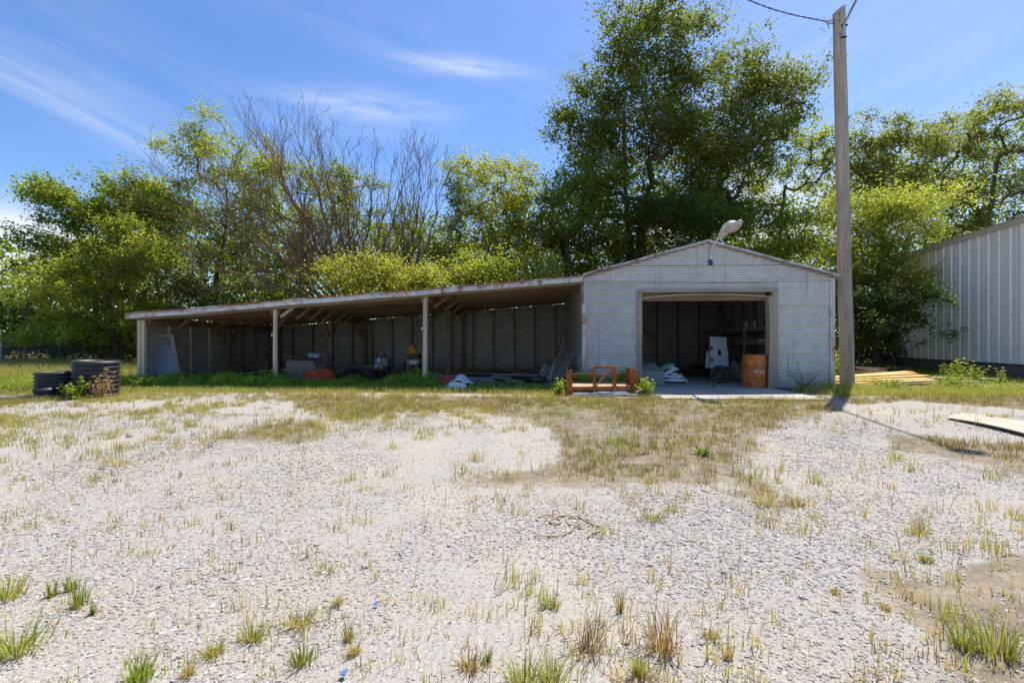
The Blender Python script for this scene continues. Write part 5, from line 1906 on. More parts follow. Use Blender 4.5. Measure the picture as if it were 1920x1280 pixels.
tag(MB().beam(W(1329, 690, 14.6), W(1331, 660, 14.8), .22, .03, (0, 1, 0)).build('white_board', M_WHITE), 'short white board standing just left of the moulded panel', 'board')
# tyre
q = W(1349, 640, 13.4); rt_ = Matrix.Rotation(R(20), 3, 'Z') @ Matrix.Rotation(R(82), 3, 'Y')
ty = thing('car_tyre', 'worn dusty tyre standing on edge before the moulded panel', 'tyre', (q.x, q.y, .035))
Rt = .265
prof = []
for i in range(17):
    a = math.pi * (i / 16) * 1.5 - math.pi * .25
    prof.append((Rt - .08 + .08 * math.sin(a + 0) * 1.0, -.09 * math.cos(a)))
rt_ = Matrix.Rotation(R(-25), 3, 'Z') @ Matrix.Rotation(R(90), 3, 'X')
MB().lathe((q.x, q.y, .035 + Rt), [(.15, -.07), (.17, -.095), (.235, -.10), (.262, -.08), (.268, -.04), (.268, .04), (.262, .08), (.235, .10), (.17, .095), (.15, .07), (.15, -.07)], 36, rt_).build('rubber', M_TYRE, ty)
MB().lathe((q.x, q.y, .035 + Rt), [(.155, -.06), (.13, -.05), (.12, -.01), (.05, .0), (.045, -.02), (0, -.02)], 28, rt_).build('rim', m_plain('rusty_rim', (.10, .07, .05), .7, .3, .3, 9), ty)
# planks leaning in the middle
for i, (top, bot, wd, lb, m_) in enumerate((
        ((1366, 668, 15.8), (1394, 697, 14.4), .20, 'wide grey board leaning behind the drum', M_BOARD),
        ((1360, 643, 16.3), (1396, 680, 15.0), .12, 'narrow board crossing behind the wide leaning one', M_BROWNX),
        ((1372, 684, 14.2), (1396, 708, 13.4), .34, 'broad pale board sloping to the floor left of the drum', M_BOARD))):
    tag(MB().beam(W(*top), W(*bot), .03, wd, (0, .3, 1)).build('slanted_board', m_), lb, 'board')
# wooden shelf at the right
st = thing('shelf_rack', 'dark brown timber shelf rack against the right inner garage wall', 'shelf', (XR - .6, 16.0, .035))
y0_, y1_ = 13.6, 19.0
for z in (.66, 1.28, 1.72):
    MB().bb(XR - .95, XR - .25, y0_, y1_, z - .03, z).build('shelf_board', M_BROWNY, st)
    MB().bb(XR - .98, XR - .95, y0_, y1_, z - .11, z + .005).build('shelf_edge', M_REDWOOD, st)
zz = [.66, 1.28, 1.72]
for y in (y0_ + .1, 15.4, 17.2, y1_ - .1):
    MB().bb(XR - 1.03, XR - .98, y, y + .09, .035, 1.95).build('shelf_upright', M_REDWOOD, st)
bx = fx(1350)
for z in (1.72, 1.1):
    MB().bb(gx(1325, 18.8), XR - .98, 18.75, 19.2, z - .09, z).build('shelf_board', M_BROWNX, st)
for i, (x, y, z, sz, m_, nm, lb, ct) in enumerate((
        (XR - 1.0 + .2, 14.5, 1.28, (.3, .35, .06), M_WHITE, 'folded_sheet', 'white folded sheet on the middle garage shelf', 'sheet'),
        (XR - .7, 15.8, 1.28, (.36, .4, .08), M_BOARD, 'cardboard_tray', 'flat brown tray on the middle shelf behind the white sheet', 'tray'),
        (XR - .75, 14.2, .66, (.35, .3, .12), M_CARD, 'grey_carton', 'grey carton on the lowest garage shelf above the drum', 'carton'),
        (XR - .75, 16.6, .66, (.3, .3, .22), M_BOARD, 'brown_carton', 'brown carton at the far end of the lowest garage shelf', 'carton'))):
    mb = MB().box((x, y, z + sz[2] / 2 + .002), sz, Matrix.Rotation(.15 * i, 3, 'Z'))
    tag(mb.build(nm, m_, None, .008), lb, ct)
for i, (y, m_, lb) in enumerate(((14.0, M_STEEL, 'shiny can at the near end of the top garage shelf'), (14.5, M_DARKMETAL, 'black can second from the near end of the top shelf'),
                                  (15.3, M_STEEL, 'shiny can in the middle of the top garage shelf'), (15.9, M_WHITE, 'white can at the far end of the top garage shelf'))):
    r0 = .09 if i < 2 else .07
    tag(MB().lathe((XR - .72, y, 1.722), [(0, 0), (r0, 0), (r0 + .004, .01), (r0, .02), (r0, .20), (r0 + .004, .21), (r0 - .01, .215), (0, .2)], 20).build('can', m_), lb, 'can', 'cans on the top garage shelf')
for i, (px, t_, h, m_, lb) in enumerate(((1396, 13.9, .34, M_GREEN, 'green bottle standing behind the drum at its left'), (1404, 14.1, .36, M_GREEN, 'green bottle standing right of the other green one behind the drum'),
                                      (1414, 14.4, .30, M_DARKMETAL, 'dark bottle standing behind the drum'))):
    q = W(px, 640, t_)
    tb = .60
    tag(MB().lathe((q.x, q.y, tb), [(0, 0), (.045, 0), (.05, .02), (.05, h * .6), (.02, h * .8), (.018, h), (0, h)], 16).build('bottle', m_), lb, 'bottle', 'bottles on the bench behind the drum')
tag(MB().bb(W(1385, 640, 14).x, W(1432, 640, 14).x, W(1400, 640, 13.8).y, W(1400, 640, 14.8).y, .035, .60).build('work_bench', M_BOARD), 'low dark bench behind the rusty drum', 'bench')
q = W(1384, 640, 13.1)
crumple('blue_rag', 'blue rag on the floor left of the drum', 'rag', (q.x, q.y, .06), (.12, .08, .035), m_plain('dull_blue', (.12, .2, .3), .8), 6.1)
for i, (pa_2, pb_2, t_2, lb) in enumerate(((1352, 1392, 12.95, 'thin slat on the slab just left of the drum'), (1365, 1396, 12.75, 'thinnest slat nearest to the drum on the slab'), (1290, 1345, 14.2, 'thin brown strip across the floor behind the sacks'))):
    a = W(pa_2, 640, t_2 + .15); b = W(pb_2, 640, t_2)
    tag(MB().beam((a.x, a.y, .05), (b.x, b.y, .05), .06, .02).build('floor_batten', M_BOARD), lb, 'slat')
for i, (px, t_2, sz, lb) in enumerate(((1300, 16.5, (.9, .5, .16), 'low dark debris heap in the depth of the garage'), (1320, 17.6, (.5, .5, .32), 'higher dark debris heap before the back garage wall'))):
    q = W(px, 640, t_2)
    crumple('debris_heap', lb, 'debris', (q.x, q.y, .06), sz, m_plain('dark_debris', (.07, .055, .04), .9), 21 + i * 5)

# ------------------------------------------------------------------ lumber beside the pole
bl_y = 13.6
specs = [   # (px0, py0, t0, px1, py1, t1, width, mat, label)
    (1562, 707, 14.0, 1712, 700, 14.3, .36, M_YELLOW, 'yellow board lying highest in the lumber pile'),
    (1560, 711, 13.8, 1735, 704, 14.0, .36, M_YELLOW, 'yellow board just below the highest one of the pile'),
    (1570, 714, 13.5, 1742, 710, 13.6, .36, M_YELLOW, 'yellow board in the middle of the lumber pile'),
    (1560, 719, 13.3, 1750, 713, 13.3, .36, M_YELLOW, 'yellow board third from the front of the pile'),
    (1590, 705, 14.4, 1706, 697, 14.5, .36, M_YELLOW, 'short yellow board angled up at the back of the pile'),
    (1565, 724, 13.0, 1690, 719, 13.1, .12, M_YELLOW, 'yellow board at the front edge near the pole'),
    (1660, 722, 12.9, 1760, 717, 13.0, .10, M_BOARD, 'grey board at the front right of the lumber pile')]
for i, (a0_, b0_, c0_, a1_, b1_, c1_, wd, m_, lb) in enumerate(specs):
    A = W(a0_, b0_, c0_); B = W(a1_, b1_, c1_)
    tag(MB().beam(A, B, wd, .04).build('lumber_board', m_), lb, 'board', 'boards of the lumber pile right of the pole')
rs_ = random.Random(5)
for i in range(9):
    A = W(1600 + rs_.uniform(-8, 25), 702 - i * 1.7, 15.2 + .1 * i); B = W(1650 + rs_.uniform(-10, 26), 703 - i * 1.6, 14.9 + .1 * i)
    tag(MB().beam(A, B, .16, .045).build('old_board', M_REDWOOD), ('bottom', 'second lowest', 'third lowest', 'fourth lowest', 'middle', 'fourth highest', 'third highest', 'second highest', 'topmost')[i] + ' reddish old board of the rotten stack behind the yellow lumber',
        'board', 'old reddish boards stacked behind the yellow lumber')
for i, (A, B, rr, lb) in enumerate(((W(1745, 709, 13.6), W(1885, 712, 14.2), .035, 'long grey pole lying before the block foundation'), (W(1790, 717, 12.9), W(1838, 716, 12.8), .022, 'short pale stick lying before the long grey pole'))):
    tag(MB().tube([A, A.lerp(B, .5) + Vector((0, 0, .02)), B], rr, 8).build('ground_pole', M_POST), lb, 'pole')
# pale plywood strip on gravel
A, B, C_, D_ = G(1774, 786), G(1960, 827), G(1975, 806), G(1795, 779)
sh_ = []
vs = []; fs = []; n = 10
for j in range(3):
    for i in range(n + 1):
        u = i / n; v = j / 2
        p = A.lerp(B, u).lerp(D_.lerp(C_, u), v)
        sag = .035 + .03 * math.sin(math.pi * u * 1.0) + .01 * v
        vs.append(Vector((p.x, p.y, sag)))
k = len(vs); vs += [v - Vector((0, 0, .014)) for v in vs]
for j in range(2):
    for i in range(n):
        o_ = j * (n + 1) + i; fs.append((o_, o_ + 1, o_ + n + 2, o_ + n + 1)); fs.append((k + o_ + n + 1, k + o_ + n + 2, k + o_ + 1, k + o_))
for i in range(n): fs.append((i + k, i + 1 + k, i + 1, i)); fs.append((2 * (n + 1) + i, 2 * (n + 1) + i + 1, 2 * (n + 1) + i + 1 + k, 2 * (n + 1) + i + k))
for j in range(2):
    a_ = j * (n + 1); fs.append((a_, a_ + n + 1, a_ + n + 1 + k, a_ + k)); a_ += n; fs.append((a_ + k, a_ + n + 1 + k, a_ + n + 1, a_))
tag(MB().add(vs, fs).build('plywood_sheet', M_PLY), 'long pale weathered plywood strip on the gravel at the right edge', 'plywood')

# ------------------------------------------------------------------ chain link fence at the left
fence = thing('chain_link_fence', 'low rusty chain link fence under the trees at the left', 'fence', tuple(W(120, 640, 26)[:2]) + (0,))
fa = W(-300, 640, 26.0); fb = W(252, 640, 25.0)
zt_f = 1.42
M_FENCE = m_plain('fence_wire', (.22, .21, .20), .6, .5, .2, 5)
dirf = (fb - fa); Lf = Vector((dirf.x, dirf.y, 0)).length; dirf = Vector((dirf.x, dirf.y, 0)).normalized()
MB().tube([Vector((fa.x, fa.y, zt_f)), Vector((fb.x, fb.y, zt_f - .03))], .022, 8).build('top_rail', M_FENCE, fence)
segs = []
h = zt_f - .05; step = .075
nn = int(Lf / step)
for i in range(-int(h / step), nn):
    for sgn in (1, -1):
        s0 = i * step; s1 = s0 + h
        z0, z1 = (.03, h + .03) if sgn > 0 else (h + .03, .03)
        c0_, c1_ = max(0, s0), min(Lf, s1)
        if c1_ <= c0_: continue
        za = z0 + (z1 - z0) * (c0_ - s0) / h; zb = z0 + (z1 - z0) * (c1_ - s0) / h
        a = fa + dirf * c0_; b = fa + dirf * c1_
        segs.append((a.x, a.y, za, b.x, b.y, zb, .0038, .0038))
tube_mesh('wire_mesh', segs, M_FENCE, fence, 3, kind='stuff')
for px, tt, rr, h_, ln in ((3, 25.6, .075, 1.95, 0), (47, 25.7, .03, 1.45, .03), (110, 25.5, .03, 1.45, .05), (157, 25.4, .03, 1.4, -.02), (222, 25.1, .035, 1.42, .25)):
    p = W(px, 640, tt)
    MB().tube([(p.x, p.y, -.05), (p.x + ln, p.y, h_)], rr, 10).build('fence_post', M_STEEL if rr > .05 else M_FENCE, fence)
fence2 = thing('wire_fence', 'thin wire fence behind the pole between garage and white building', 'fence', tuple(W(1620, 640, 19)[:2]) + (0,))
a = W(1560, 640, 20); b = W(1655, 640, 22.0)
MB().tube([Vector((a.x, a.y, 1.3)), Vector((b.x, b.y, 1.3))], .018, 6).build('top_rail', M_FENCE, fence2)
for f in (.1, .5, .95):
    p = a.lerp(b, f); MB().tube([(p.x, p.y, 0), (p.x, p.y, 1.32)], .025, 8).build('fence_post', M_FENCE, fence2)

# white plastic bag caught in the dead trees
q = W(668, 345, 22.6)
crumple('caught_bag', 'small white bag caught in the branches of the dead trees', 'bag', (q.x, q.y, q.z), (.13, .1, .16), M_WHITEBAG, 5.5, flat=0, amp=.2)

# rope on the gravel
pts = []
rr_ = random.Random(3)
path = [(1008, 968), (1022, 965), (1040, 967), (1052, 975), (1040, 981), (1030, 975), (1045, 966), (1062, 965), (1078, 968), (1088, 976), (1080, 984), (1068, 981), (1063, 972), (1072, 966), (1090, 969), (1104, 977), (1118, 984), (1128, 987), (1122, 994), (1108, 999), (1102, 1006)]
P = [G(a_, b_ - 0) for a_, b_ in path]
for i in range(len(P) - 1):
    for k in range(5):
        f = k / 5
        p0, p1, p2, p3 = P[max(0, i - 1)], P[i], P[i + 1], P[min(len(P) - 1, i + 2)]
        p = .5 * ((2 * p1) + (-p0 + p2) * f + (2 * p0 - 5 * p1 + 4 * p2 - p3) * f * f + (-p0 + 3 * p1 - 3 * p2 + p3) * f ** 3)
        pts.append(Vector((p.x, p.y, gzs(p.x, p.y) + .011 + .005 * math.sin(i * 2.1))))
M_ROPE = m_plain('faded_rope', (.42, .33, .22), .9, 0, .2, 20)
rope = thing('rope', 'loosely coiled tan rope lying on the gravel', 'rope', tuple(G(1070, 978)))
MB().tube(pts, .0055, 6).build('strand', M_ROPE, rope)
pts2 = [G(a_, b_) for a_, b_ in ((1000, 1004), (1012, 1003), (1030, 1004), (1055, 1002), (1070, 994), (1078, 985), (1090, 988))]
MB().tube([Vector((p.x, p.y, gzs(p.x, p.y) + .013)) for p in pts2], .0045, 6).build('strand', M_ROPE, rope)
for i, (px, py, lb) in enumerate(((703, 1136, 'small blue plastic scrap on the gravel'), (642, 1272, 'small blue plastic scrap at the bottom edge of the gravel'))):
    p = G(px, py); z = gzs(p.x, p.y) + .018
    tag(MB().add([(p.x - .012, p.y, z), (p.x + .012, p.y - .004, z + .006), (p.x + .014, p.y + .018, z + .012), (p.x - .008, p.y + .02, z + .002),
                  (p.x - .012, p.y, z - .003), (p.x + .012, p.y - .004, z + .003), (p.x + .014, p.y + .018, z + .009), (p.x - .008, p.y + .02, z - .001)],
                 [(0, 1, 2, 3), (7, 6, 5, 4), (0, 4, 5, 1), (1, 5, 6, 2), (2, 6, 7, 3), (3, 7, 4, 0)]).build('blue_scrap', m_plain('scrap_blue', (.10, .22, .55), .5)), lb, 'scrap')
# ------------------------------------------------------------------ grass, weeds and stones
GCOL = {
    'straw': ((.38, .30, .10), (.52, .42, .17)),
    'ygreen': ((.22, .24, .04), (.38, .36, .08)),
    'green': ((.10, .165, .022), (.18, .26, .04)),
    'lime': ((.20, .27, .035), (.32, .38, .06)),
    'dgreen': ((.05, .10, .02), (.09, .15, .03)),
    'red': ((.22, .10, .045), (.32, .18, .07)),
    'brown': ((.14, .10, .045), (.27, .20, .10)),
}


def blades(P, H, Wd, col, r, lean=.35, two=None, mixf=0.0):
    """triangle blades; P (n,3) base points, H heights -> V, F, T"""
    n = len(P)
    ang = r.random(n) * 2 * math.pi
    ld = np.stack([np.cos(ang), np.sin(ang), np.zeros(n)], 1)
    sa = r.random(n) * math.pi
    sd = np.stack([np.cos(sa), np.sin(sa), np.zeros(n)], 1)
    ln = (r.random(n) ** 1.3 * lean)[:, None] * H[:, None]
    wv = (Wd * .5)[:, None]
    mid = P + ld * ln * .35; mid[:, 2] += H * .55
    tip = P + ld * ln; tip[:, 2] += H * (1 - .25 * (ln[:, 0] / (H + 1e-6)))
    V = np.stack([P - sd * wv, P + sd * wv, mid + sd * wv * .75, mid - sd * wv * .75, tip], 1).reshape(-1, 3)
    b = (np.arange(n) * 5)[:, None]
    F = np.concatenate([b + np.array([[0, 1, 2]]), b + np.array([[0, 2, 3]]), b + np.array([[3, 2, 4]])], 0)
    a, c = np.array(GCOL[col][0]), np.array(GCOL[col][1])
    f = r.random((n, 1)); T = a * (1 - f) + c * f
    if two is not None:
        a, c = np.array(GCOL[two][0]), np.array(GCOL[two][1])
        sel = r.random(n) < mixf; T[sel] = (a * (1 - f) + c * f)[sel]
    T = np.repeat(T * (.85 + .3 * r.random((n, 1))), 5, 0)
    return V, F, T


class Veg:
    def __init__(s): s.V = []; s.F = []; s.T = []; s.n = 0

    def add(s, V, F, T):
        s.V.append(V); s.F.append(F + s.n); s.T.append(T); s.n += len(V)

    def build(s, name, parent=None, mat=None, **kw):
        o = mesh_np(name, np.concatenate(s.V), np.concatenate(s.F), mat or M_GRASS, parent, np.concatenate(s.T))
        return tag(o, **kw)


def clumped(r, n, xr, yr, dens, per=14, rad=.06):
    """blade base points gathered in tufts; dens(x,y) in 0..1 = keep probability of a tuft"""
    m = n // per
    x = r.uniform(xr[0], xr[1], m); y = r.uniform(yr[0], yr[1], m)
    k = r.random(m) < dens(x, y); x, y = x[k], y[k]
    cnt = np.maximum(2, (per * (.3 + 1.4 * r.random(len(x)))).astype(int))
    rep = np.repeat(np.arange(len(x)), cnt)
    px = x[rep] + r.normal(size=len(rep)) * rad; py = y[rep] + r.normal(size=len(rep)) * rad
    return px, py, rep


rg = np.random.default_rng(99)


def in_view(x, y, pad=1.0):
    d = y * math.cos(YAW) - x * math.sin(YAW)
    u = (x * math.cos(YAW) + y * math.sin(YAW)) / np.maximum(d, .3)
    return (d > 1.2) & (np.abs(u) < 1.18 + pad / np.maximum(d, 1))


# short dry grass in the soil patches
dry = Veg()
def off_slab(x, y):
    return ~((x > apx0 + .35) & (x < apx1 - .1) & (y > yap + .12))
def dens_dry(x, y):
    m = dirt_mask(x, y); b = VN.fbm(x, y, 1.1, 4)
    return np.clip(m * 1.3 - .25, 0, 1) * np.clip((b - .30) * 3.2, .03, 1) * in_view(x, y) * off_slab(x, y) * (y < 13) * np.clip(.25 + y / 8, 0, 1)
px_, py_, rp_ = clumped(rg, 400000, (-15, 15), (2.6, 11.6), dens_dry, 13, .035)
Hh = (.025 + .10 * rg.random(len(px_)) ** 2.2) * (1 + .5 * VN(px_, py_, .8))
V, F, T = blades(np.stack([px_, py_, gz(px_, py_)], 1), Hh, .004 + .0035 * rg.random(len(px_)), 'ygreen', rg, .9, 'brown', .55)
dry.add(V, F, T)
# green tinge patches inside
def dens_g(x, y):
    m = dirt_mask(x, y); b = VN.fbm(x + 30, y + 12, .8, 4)
    return np.clip(m - .4, 0, 1) * np.clip((b - .52) * 5, 0, 1) * in_view(x, y) * off_slab(x, y)
px_, py_, rp_ = clumped(rg, 260000, (-15, 15), (3, 11.8), dens_g, 16, .05)
Hh = .03 + .09 * rg.random(len(px_)) ** 1.6
dry.add(*blades(np.stack([px_, py_, gz(px_, py_)], 1), Hh, .004 + .004 * rg.random(len(px_)), 'lime', rg, .8, 'green', .4))
# loose tufts in the gravel, more to the left
def dens_l(x, y):
    m = np.clip(.35 - dirt_mask(x, y), 0, 1)
    left = np.clip((-x + y * .75 - 4.6) / 4, 0, 1) * np.clip((y - 4) / 2.5, 0, 1)
    b = VN.fbm(x, y + 60, .6, 3)
    return (left * .85 * np.clip((b - .35) * 4, 0, 1) + .014 * (y > 2.2)) * in_view(x, y)
px_, py_, rp_ = clumped(rg, 330000, (-15, 14), (2.4, 11.4), dens_l, 22, .045)
Hh = .03 + .11 * rg.random(len(px_)) ** 1.5
dry.add(*blades(np.stack([px_, py_, gz(px_, py_)], 1), Hh, .004 + .004 * rg.random(len(px_)), 'straw', rg, .8, 'ygreen', .7))
# single thin stalks
m_ = 1500
x = rg.uniform(-9, 9, m_); y = rg.uniform(2, 10, m_); k = in_view(x, y, 0) & (rg.random(m_) < .6); x, y = x[k], y[k]
dry.add(*blades(np.stack([x, y, gz(x, y)], 1), .05 + .13 * rg.random(len(x)), .003 + .003 * rg.random(len(x)), 'brown', rg, .35, 'ygreen', .5))
# loose sprigs of a few blades scattered among the foreground stones
rs_g = random.Random(12)
for (x0_, x1_, y0_, y1_, cnt_, hh_) in ((430, 720, 1060, 1280, 46, 36), (930, 1420, 1060, 1280, 120, 46), (1620, 1940, 960, 1290, 110, 40), (60, 430, 1060, 1280, 22, 26), (0, 500, 860, 1060, 110, 20),
                                         (500, 1000, 840, 1060, 60, 15), (1380, 1560, 880, 1010, 50, 30), (1560, 1920, 860, 1040, 40, 20), (880, 1100, 850, 960, 60, 22), (1420, 1640, 1020, 1280, 14, 24),
                                         (0, 420, 760, 870, 150, 18), (700, 940, 1120, 1280, 22, 30), (1560, 1900, 745, 800, 70, 20)):
    for _ in range(cnt_):
        a_, b_ = rs_g.uniform(x0_, x1_), rs_g.uniform(y0_, y1_); g_ = G(a_, b_); t_ = 1.27 * FPX / (b_ - 640)
        k_ = rs_g.choice((2, 3, 4, 6, 9, 14)); h_ = hh_ * rs_g.uniform(.4, 1.25) * t_ / FPX
        x = g_.x + rg.normal(size=k_) * .010 * (1 + k_ / 6); y = g_.y + rg.normal(size=k_) * .010 * (1 + k_ / 6)
        dry.add(*blades(np.stack([x, y, gz(x, y)], 1), h_ * (.4 + .7 * rg.random(k_)), .0025 + .0028 * rg.random(k_) + .0004 * t_, rs_g.choice(('ygreen', 'straw', 'ygreen', 'brown', 'lime')), rg, .55, 'straw', .35))
dry.build('dry_grass', label='short dry yellowish grass growing in patches on the gravel yard', cat='grass', kind='stuff')

# lit band of taller yellow green grass along the buildings
band = Veg()
def band_edge(x):
    return 10.75 + .45 * (VN.fbm(x, x * 0 + 5, .5, 3) - .5) * 2
def dens_b(x, y):
    e = band_edge(x)
    slabm = off_slab(x, y) & ~((x > 1.2) & (x < apx1 + .1) & (y > 10.55))
    return np.clip((y - e) / .35, 0, 1) * slabm * (.45 + .55 * VN.fbm(x, y, 1.2, 3)) * in_view(x, y)
px_, py_, rp_ = clumped(rg, 125000, (-11.7, 1.6), (9.7, 12.2), dens_b, 16, .05)
Hh = (.035 + .15 * rg.random(len(px_)) ** 2.4)
band.add(*blades(np.stack([px_, py_, gz(px_, py_)], 1), Hh, .005 + .005 * rg.random(len(px_)), 'lime', rg, .9, 'straw', .35))
px_, py_, rp_ = clumped(rg, 130000, (6.8, 16), (9.9, 12.3), dens_b, 16, .06)
k = (px_ > XR - .15) | (py_ < 12.3)
px_, py_ = px_[k], py_[k]
Hh = (.035 + .16 * rg.random(len(px_)) ** 2.2)
band.add(*blades(np.stack([px_, py_, gz(px_, py_)], 1), Hh, .005 + .005 * rg.random(len(px_)), 'lime', rg, .9, 'straw', .35))
# around the rack and the pole foot
for (cx, cy, rad, n, h, c1, c2) in ((pb.x - .30, pb.y - .35, .36, 2200, .38, 'green', 'lime'), (7.7, 11.9, .32, 1500, .30, 'lime', 'straw')):
    x = cx + rg.normal(size=n) * rad; y = cy + rg.normal(size=n) * rad * .6
    k = ~((y > YF - .08) & (x < XR + .05)); x, y = x[k], y[k]; n = len(x)
    band.add(*blades(np.stack([x, y, gz(x, y)], 1), h * (.3 + .7 * rg.random(n)), .005 + .006 * rg.random(n), c1, rg, .6, c2, .4))
band.build('green_grass', label='taller yellow green grass growing along the front of the buildings', cat='grass', kind='stuff')

# weeds: fine leaved plants in a strip under the open eave
def weed_strip(name, label, spots, pal, seed, leaf=(.035, .016), mat=None):
    r = np.random.default_rng(seed)
    C = []; T = []; segs = []
    for (x, y, h, rad) in spots:
        ns = max(3, int(7 * rad / .2))
        for s_ in range(ns):
            bx, by = x + r.normal() * rad * .5, y + r.normal() * rad * .4
            hh = h * r.uniform(.55, 1.1); lx, ly = r.normal(size=2) * .18 * hh
            segs.append((bx, by, 0, bx + lx, by + ly, hh, .005, .002))
            n = int(75 * hh / .5)
            f = r.random(n) ** .7
            sp = (.14 * (1.15 - f)) * (rad / .2) ** .5 + .02
            c = np.stack([bx + lx * f + r.normal(size=n) * sp, by + ly * f + r.normal(size=n) * sp, hh * (.08 + .95 * f) + r.normal(size=n) * .02], 1)
            C.append(c)
            a, b = np.array(GCOL[pal][0]), np.array(GCOL[pal][1]); q = r.random((n, 1))
            T.append(a * (1 - q) + b * q)
    C = np.concatenate(C); T = np.concatenate(T); k = C[:, 2] > .01
    return C[k], T[k], segs


def weeds_stuff(name, label, spots, pal, seed, leaf):
    C, T, segs = weed_strip(name, label, spots, pal, seed)
    T = np.where(np.random.default_rng(3).random((len(T), 1)) < .55, T * 1.8, T * 1.2) if 'ragweed' in name else T * .7
    o = leaf_mesh(name, C, leaf[0], leaf[1], T, None, up=.8, r=np.random.default_rng(seed))
    return tag(o, label, 'weeds', kind='stuff')


r2 = np.random.default_rng(17)
sp = []
for i in range(210):
    x = r2.uniform(-9.4, -2.6); y = r2.uniform(11.75, 13.1)
    h = (.08 + .46 * VN(x, y, 1.1) * r2.uniform(.5, 1.1)) * (.55 if -7.2 < x < -5.2 else 1) * (1.0 if x > -8.7 else .8)
    sp.append((x, y, h, .2))
for i in range(60):
    x = r2.uniform(-2.6, 1.3); y = r2.uniform(11.9, 12.8); sp.append((x, y, .06 + .14 * VN(x, y, 1.3), .18))
for i in range(36):
    x = r2.uniform(-11.6, -9.2); y = r2.uniform(11.6, 12.9); sp.append((x, y, .14 + .3 * VN(x, y, 1.3), .2))
for i in range(26):
    x = r2.uniform(.9, 2.9); y = r2.uniform(11.9, 12.35); sp.append((x, y, .25 + .25 * r2.random(), .18))
weeds_stuff('ragweed_strip', 'dark green feathery weeds growing in a strip under the lean-to eave', sp, 'green', 71, (.075, .026))
sp = []
for i in range(150):
    x = r2.uniform(8.2, 17); y = r2.uniform(11.4, 15.4); sp.append((x, y, .05 + .18 * VN(x, y, .9), .2))
for i in range(70):
    x = r2.uniform(-15, -11.3); y = r2.uniform(10.6, 13.5); sp.append((x, y, .12 + .3 * VN(x, y, .9), .2))
weeds_stuff('low_weeds', 'light green low weeds at the edges of the yard', sp, 'lime', 72, (.05, .022))

# golden field of tall grass at the left behind the pipes
fieldv = Veg()
n = 52000
x = rg.uniform(-34, -11.7, n); y = rg.uniform(11.2, 25.5, n)
k = in_view(x, y) & (VN.fbm(x, y, .5, 3) > .33); x, y = x[k], y[k]
b = VN.fbm(x, y, .35, 3)
for sel, c1, c2 in ((b > .5, 'straw', 'ygreen'), (b <= .5, 'ygreen', 'lime')):
    xs2, ys2 = x[sel], y[sel]
    fieldv.add(*blades(np.stack([xs2, ys2, xs2 * 0], 1), .12 + .36 * rg.random(len(xs2)) ** 1.4, .008 + .010 * rg.random(len(xs2)), c1, rg, .6, c2, .45))
n = 26000
x = rg.uniform(8.5, 22, n); y = rg.uniform(14, 24, n); k = in_view(x, y); x, y = x[k], y[k]
fieldv.add(*blades(np.stack([x, y, x * 0], 1), .05 + .2 * rg.random(len(x)), .008 + .01 * rg.random(len(x)), 'green', rg, .6, 'dgreen', .5))
fieldv.build('tall_field_grass', label='tall golden and green grass covering the field at the left', cat='grass', kind='stuff')


# individually built plants
def plant(name, label, cat, x, y, h, rad, pal, seed, leaf=(.06, .025), n=500, group=None, stems=6, stalkcol=None, pal2=None):
    r = np.random.default_rng(seed)
    o = thing(name, label, cat, (x, y, gzs(x, y) if y < 11 else 0), 0, group)
    C = []; segs = []; T = []
    z0 = o.location.z
    for s_ in range(stems):
        a = r.uniform(0, 6.28); l = rad * r.uniform(.2, 1.0); hh = h * r.uniform(.6, 1.05) * (1 - .3 * l / rad)
        p = np.array([x, y, z0 - .02]); tip = np.array([x + math.cos(a) * l, y + math.sin(a) * l, z0 + hh])
        prev = p; m = 6
        for i in range(1, m + 1):
            f = i / m; q = p * (1 - f) + tip * f; q[:2] = p[:2] + (tip[:2] - p[:2]) * f ** 1.4
            segs.append((*prev, *q, .006 * (1.1 - f) + .0015, .006 * (1 - f) + .0015)); 
            k = int(n / stems / m)
            side = r.normal(size=(k, 3)); side[:, 2] *= .4; side = unit(side)
            C.append(q + side * (np.abs(r.normal(size=(k, 1))) * .10 * (h / .6) * (1.15 - f) + .012)); prev = q
    C = np.concatenate(C)
    a, b = np.array(GCOL[pal][0]), np.array(GCOL[pal][1]); f = r.random((len(C), 1)); T = a * (1 - f) + b * f
    if pal2:
        a, b = np.array(GCOL[pal2][0]), np.array(GCOL[pal2][1]); sel = r.random(len(C)) < .45; T[sel] = (a * (1 - f) + b * f)[sel]
    tube_mesh('stem', segs, M_BARK if stalkcol is None else stalkcol, o, 4)
    leaf_mesh('foliage', C, leaf[0], leaf[1], T, o, up=.8, r=r)
    return o


def pg(px, t): q = W(px, 640, t); return q.x, q.y


plant('leafy_weed', 'bright green bushy weed at the right end of the rusty rack', 'weed', *pg(1212, 10.6), .50, .26, 'lime', 1, (.065, .026), 1300, stems=11)
plant('leafy_weed', 'light green weed growing left of the rusty rack', 'weed', *pg(1045, 10.8), .46, .20, 'lime', 2, (.055, .024), 800, stems=8)
plant('leafy_weed', 'bright green feathery weed before the medium black pipe section', 'weed', *pg(140, 9.9), .52, .28, 'lime', 3, (.06, .02), 1300, stems=12)
plant('dry_weed', 'reddish dry weed before the tallest black pipe section', 'weed', *pg(192, 10.0), .78, .25, 'straw', 4, (.035, .015), 900, stems=9, pal2='red')
plant('leafy_weed', 'green weed under the first lean-to post', 'weed', *pg(262, 12.0), .40, .25, 'green', 5, (.05, .022), 600, stems=8)
plant('dry_weed', 'dry brown seed head weed standing before the second post of the lean-to', 'weed', *pg(490, 12.5), .95, .28, 'brown', 6, (.03, .016), 500, stems=8, pal2='red')
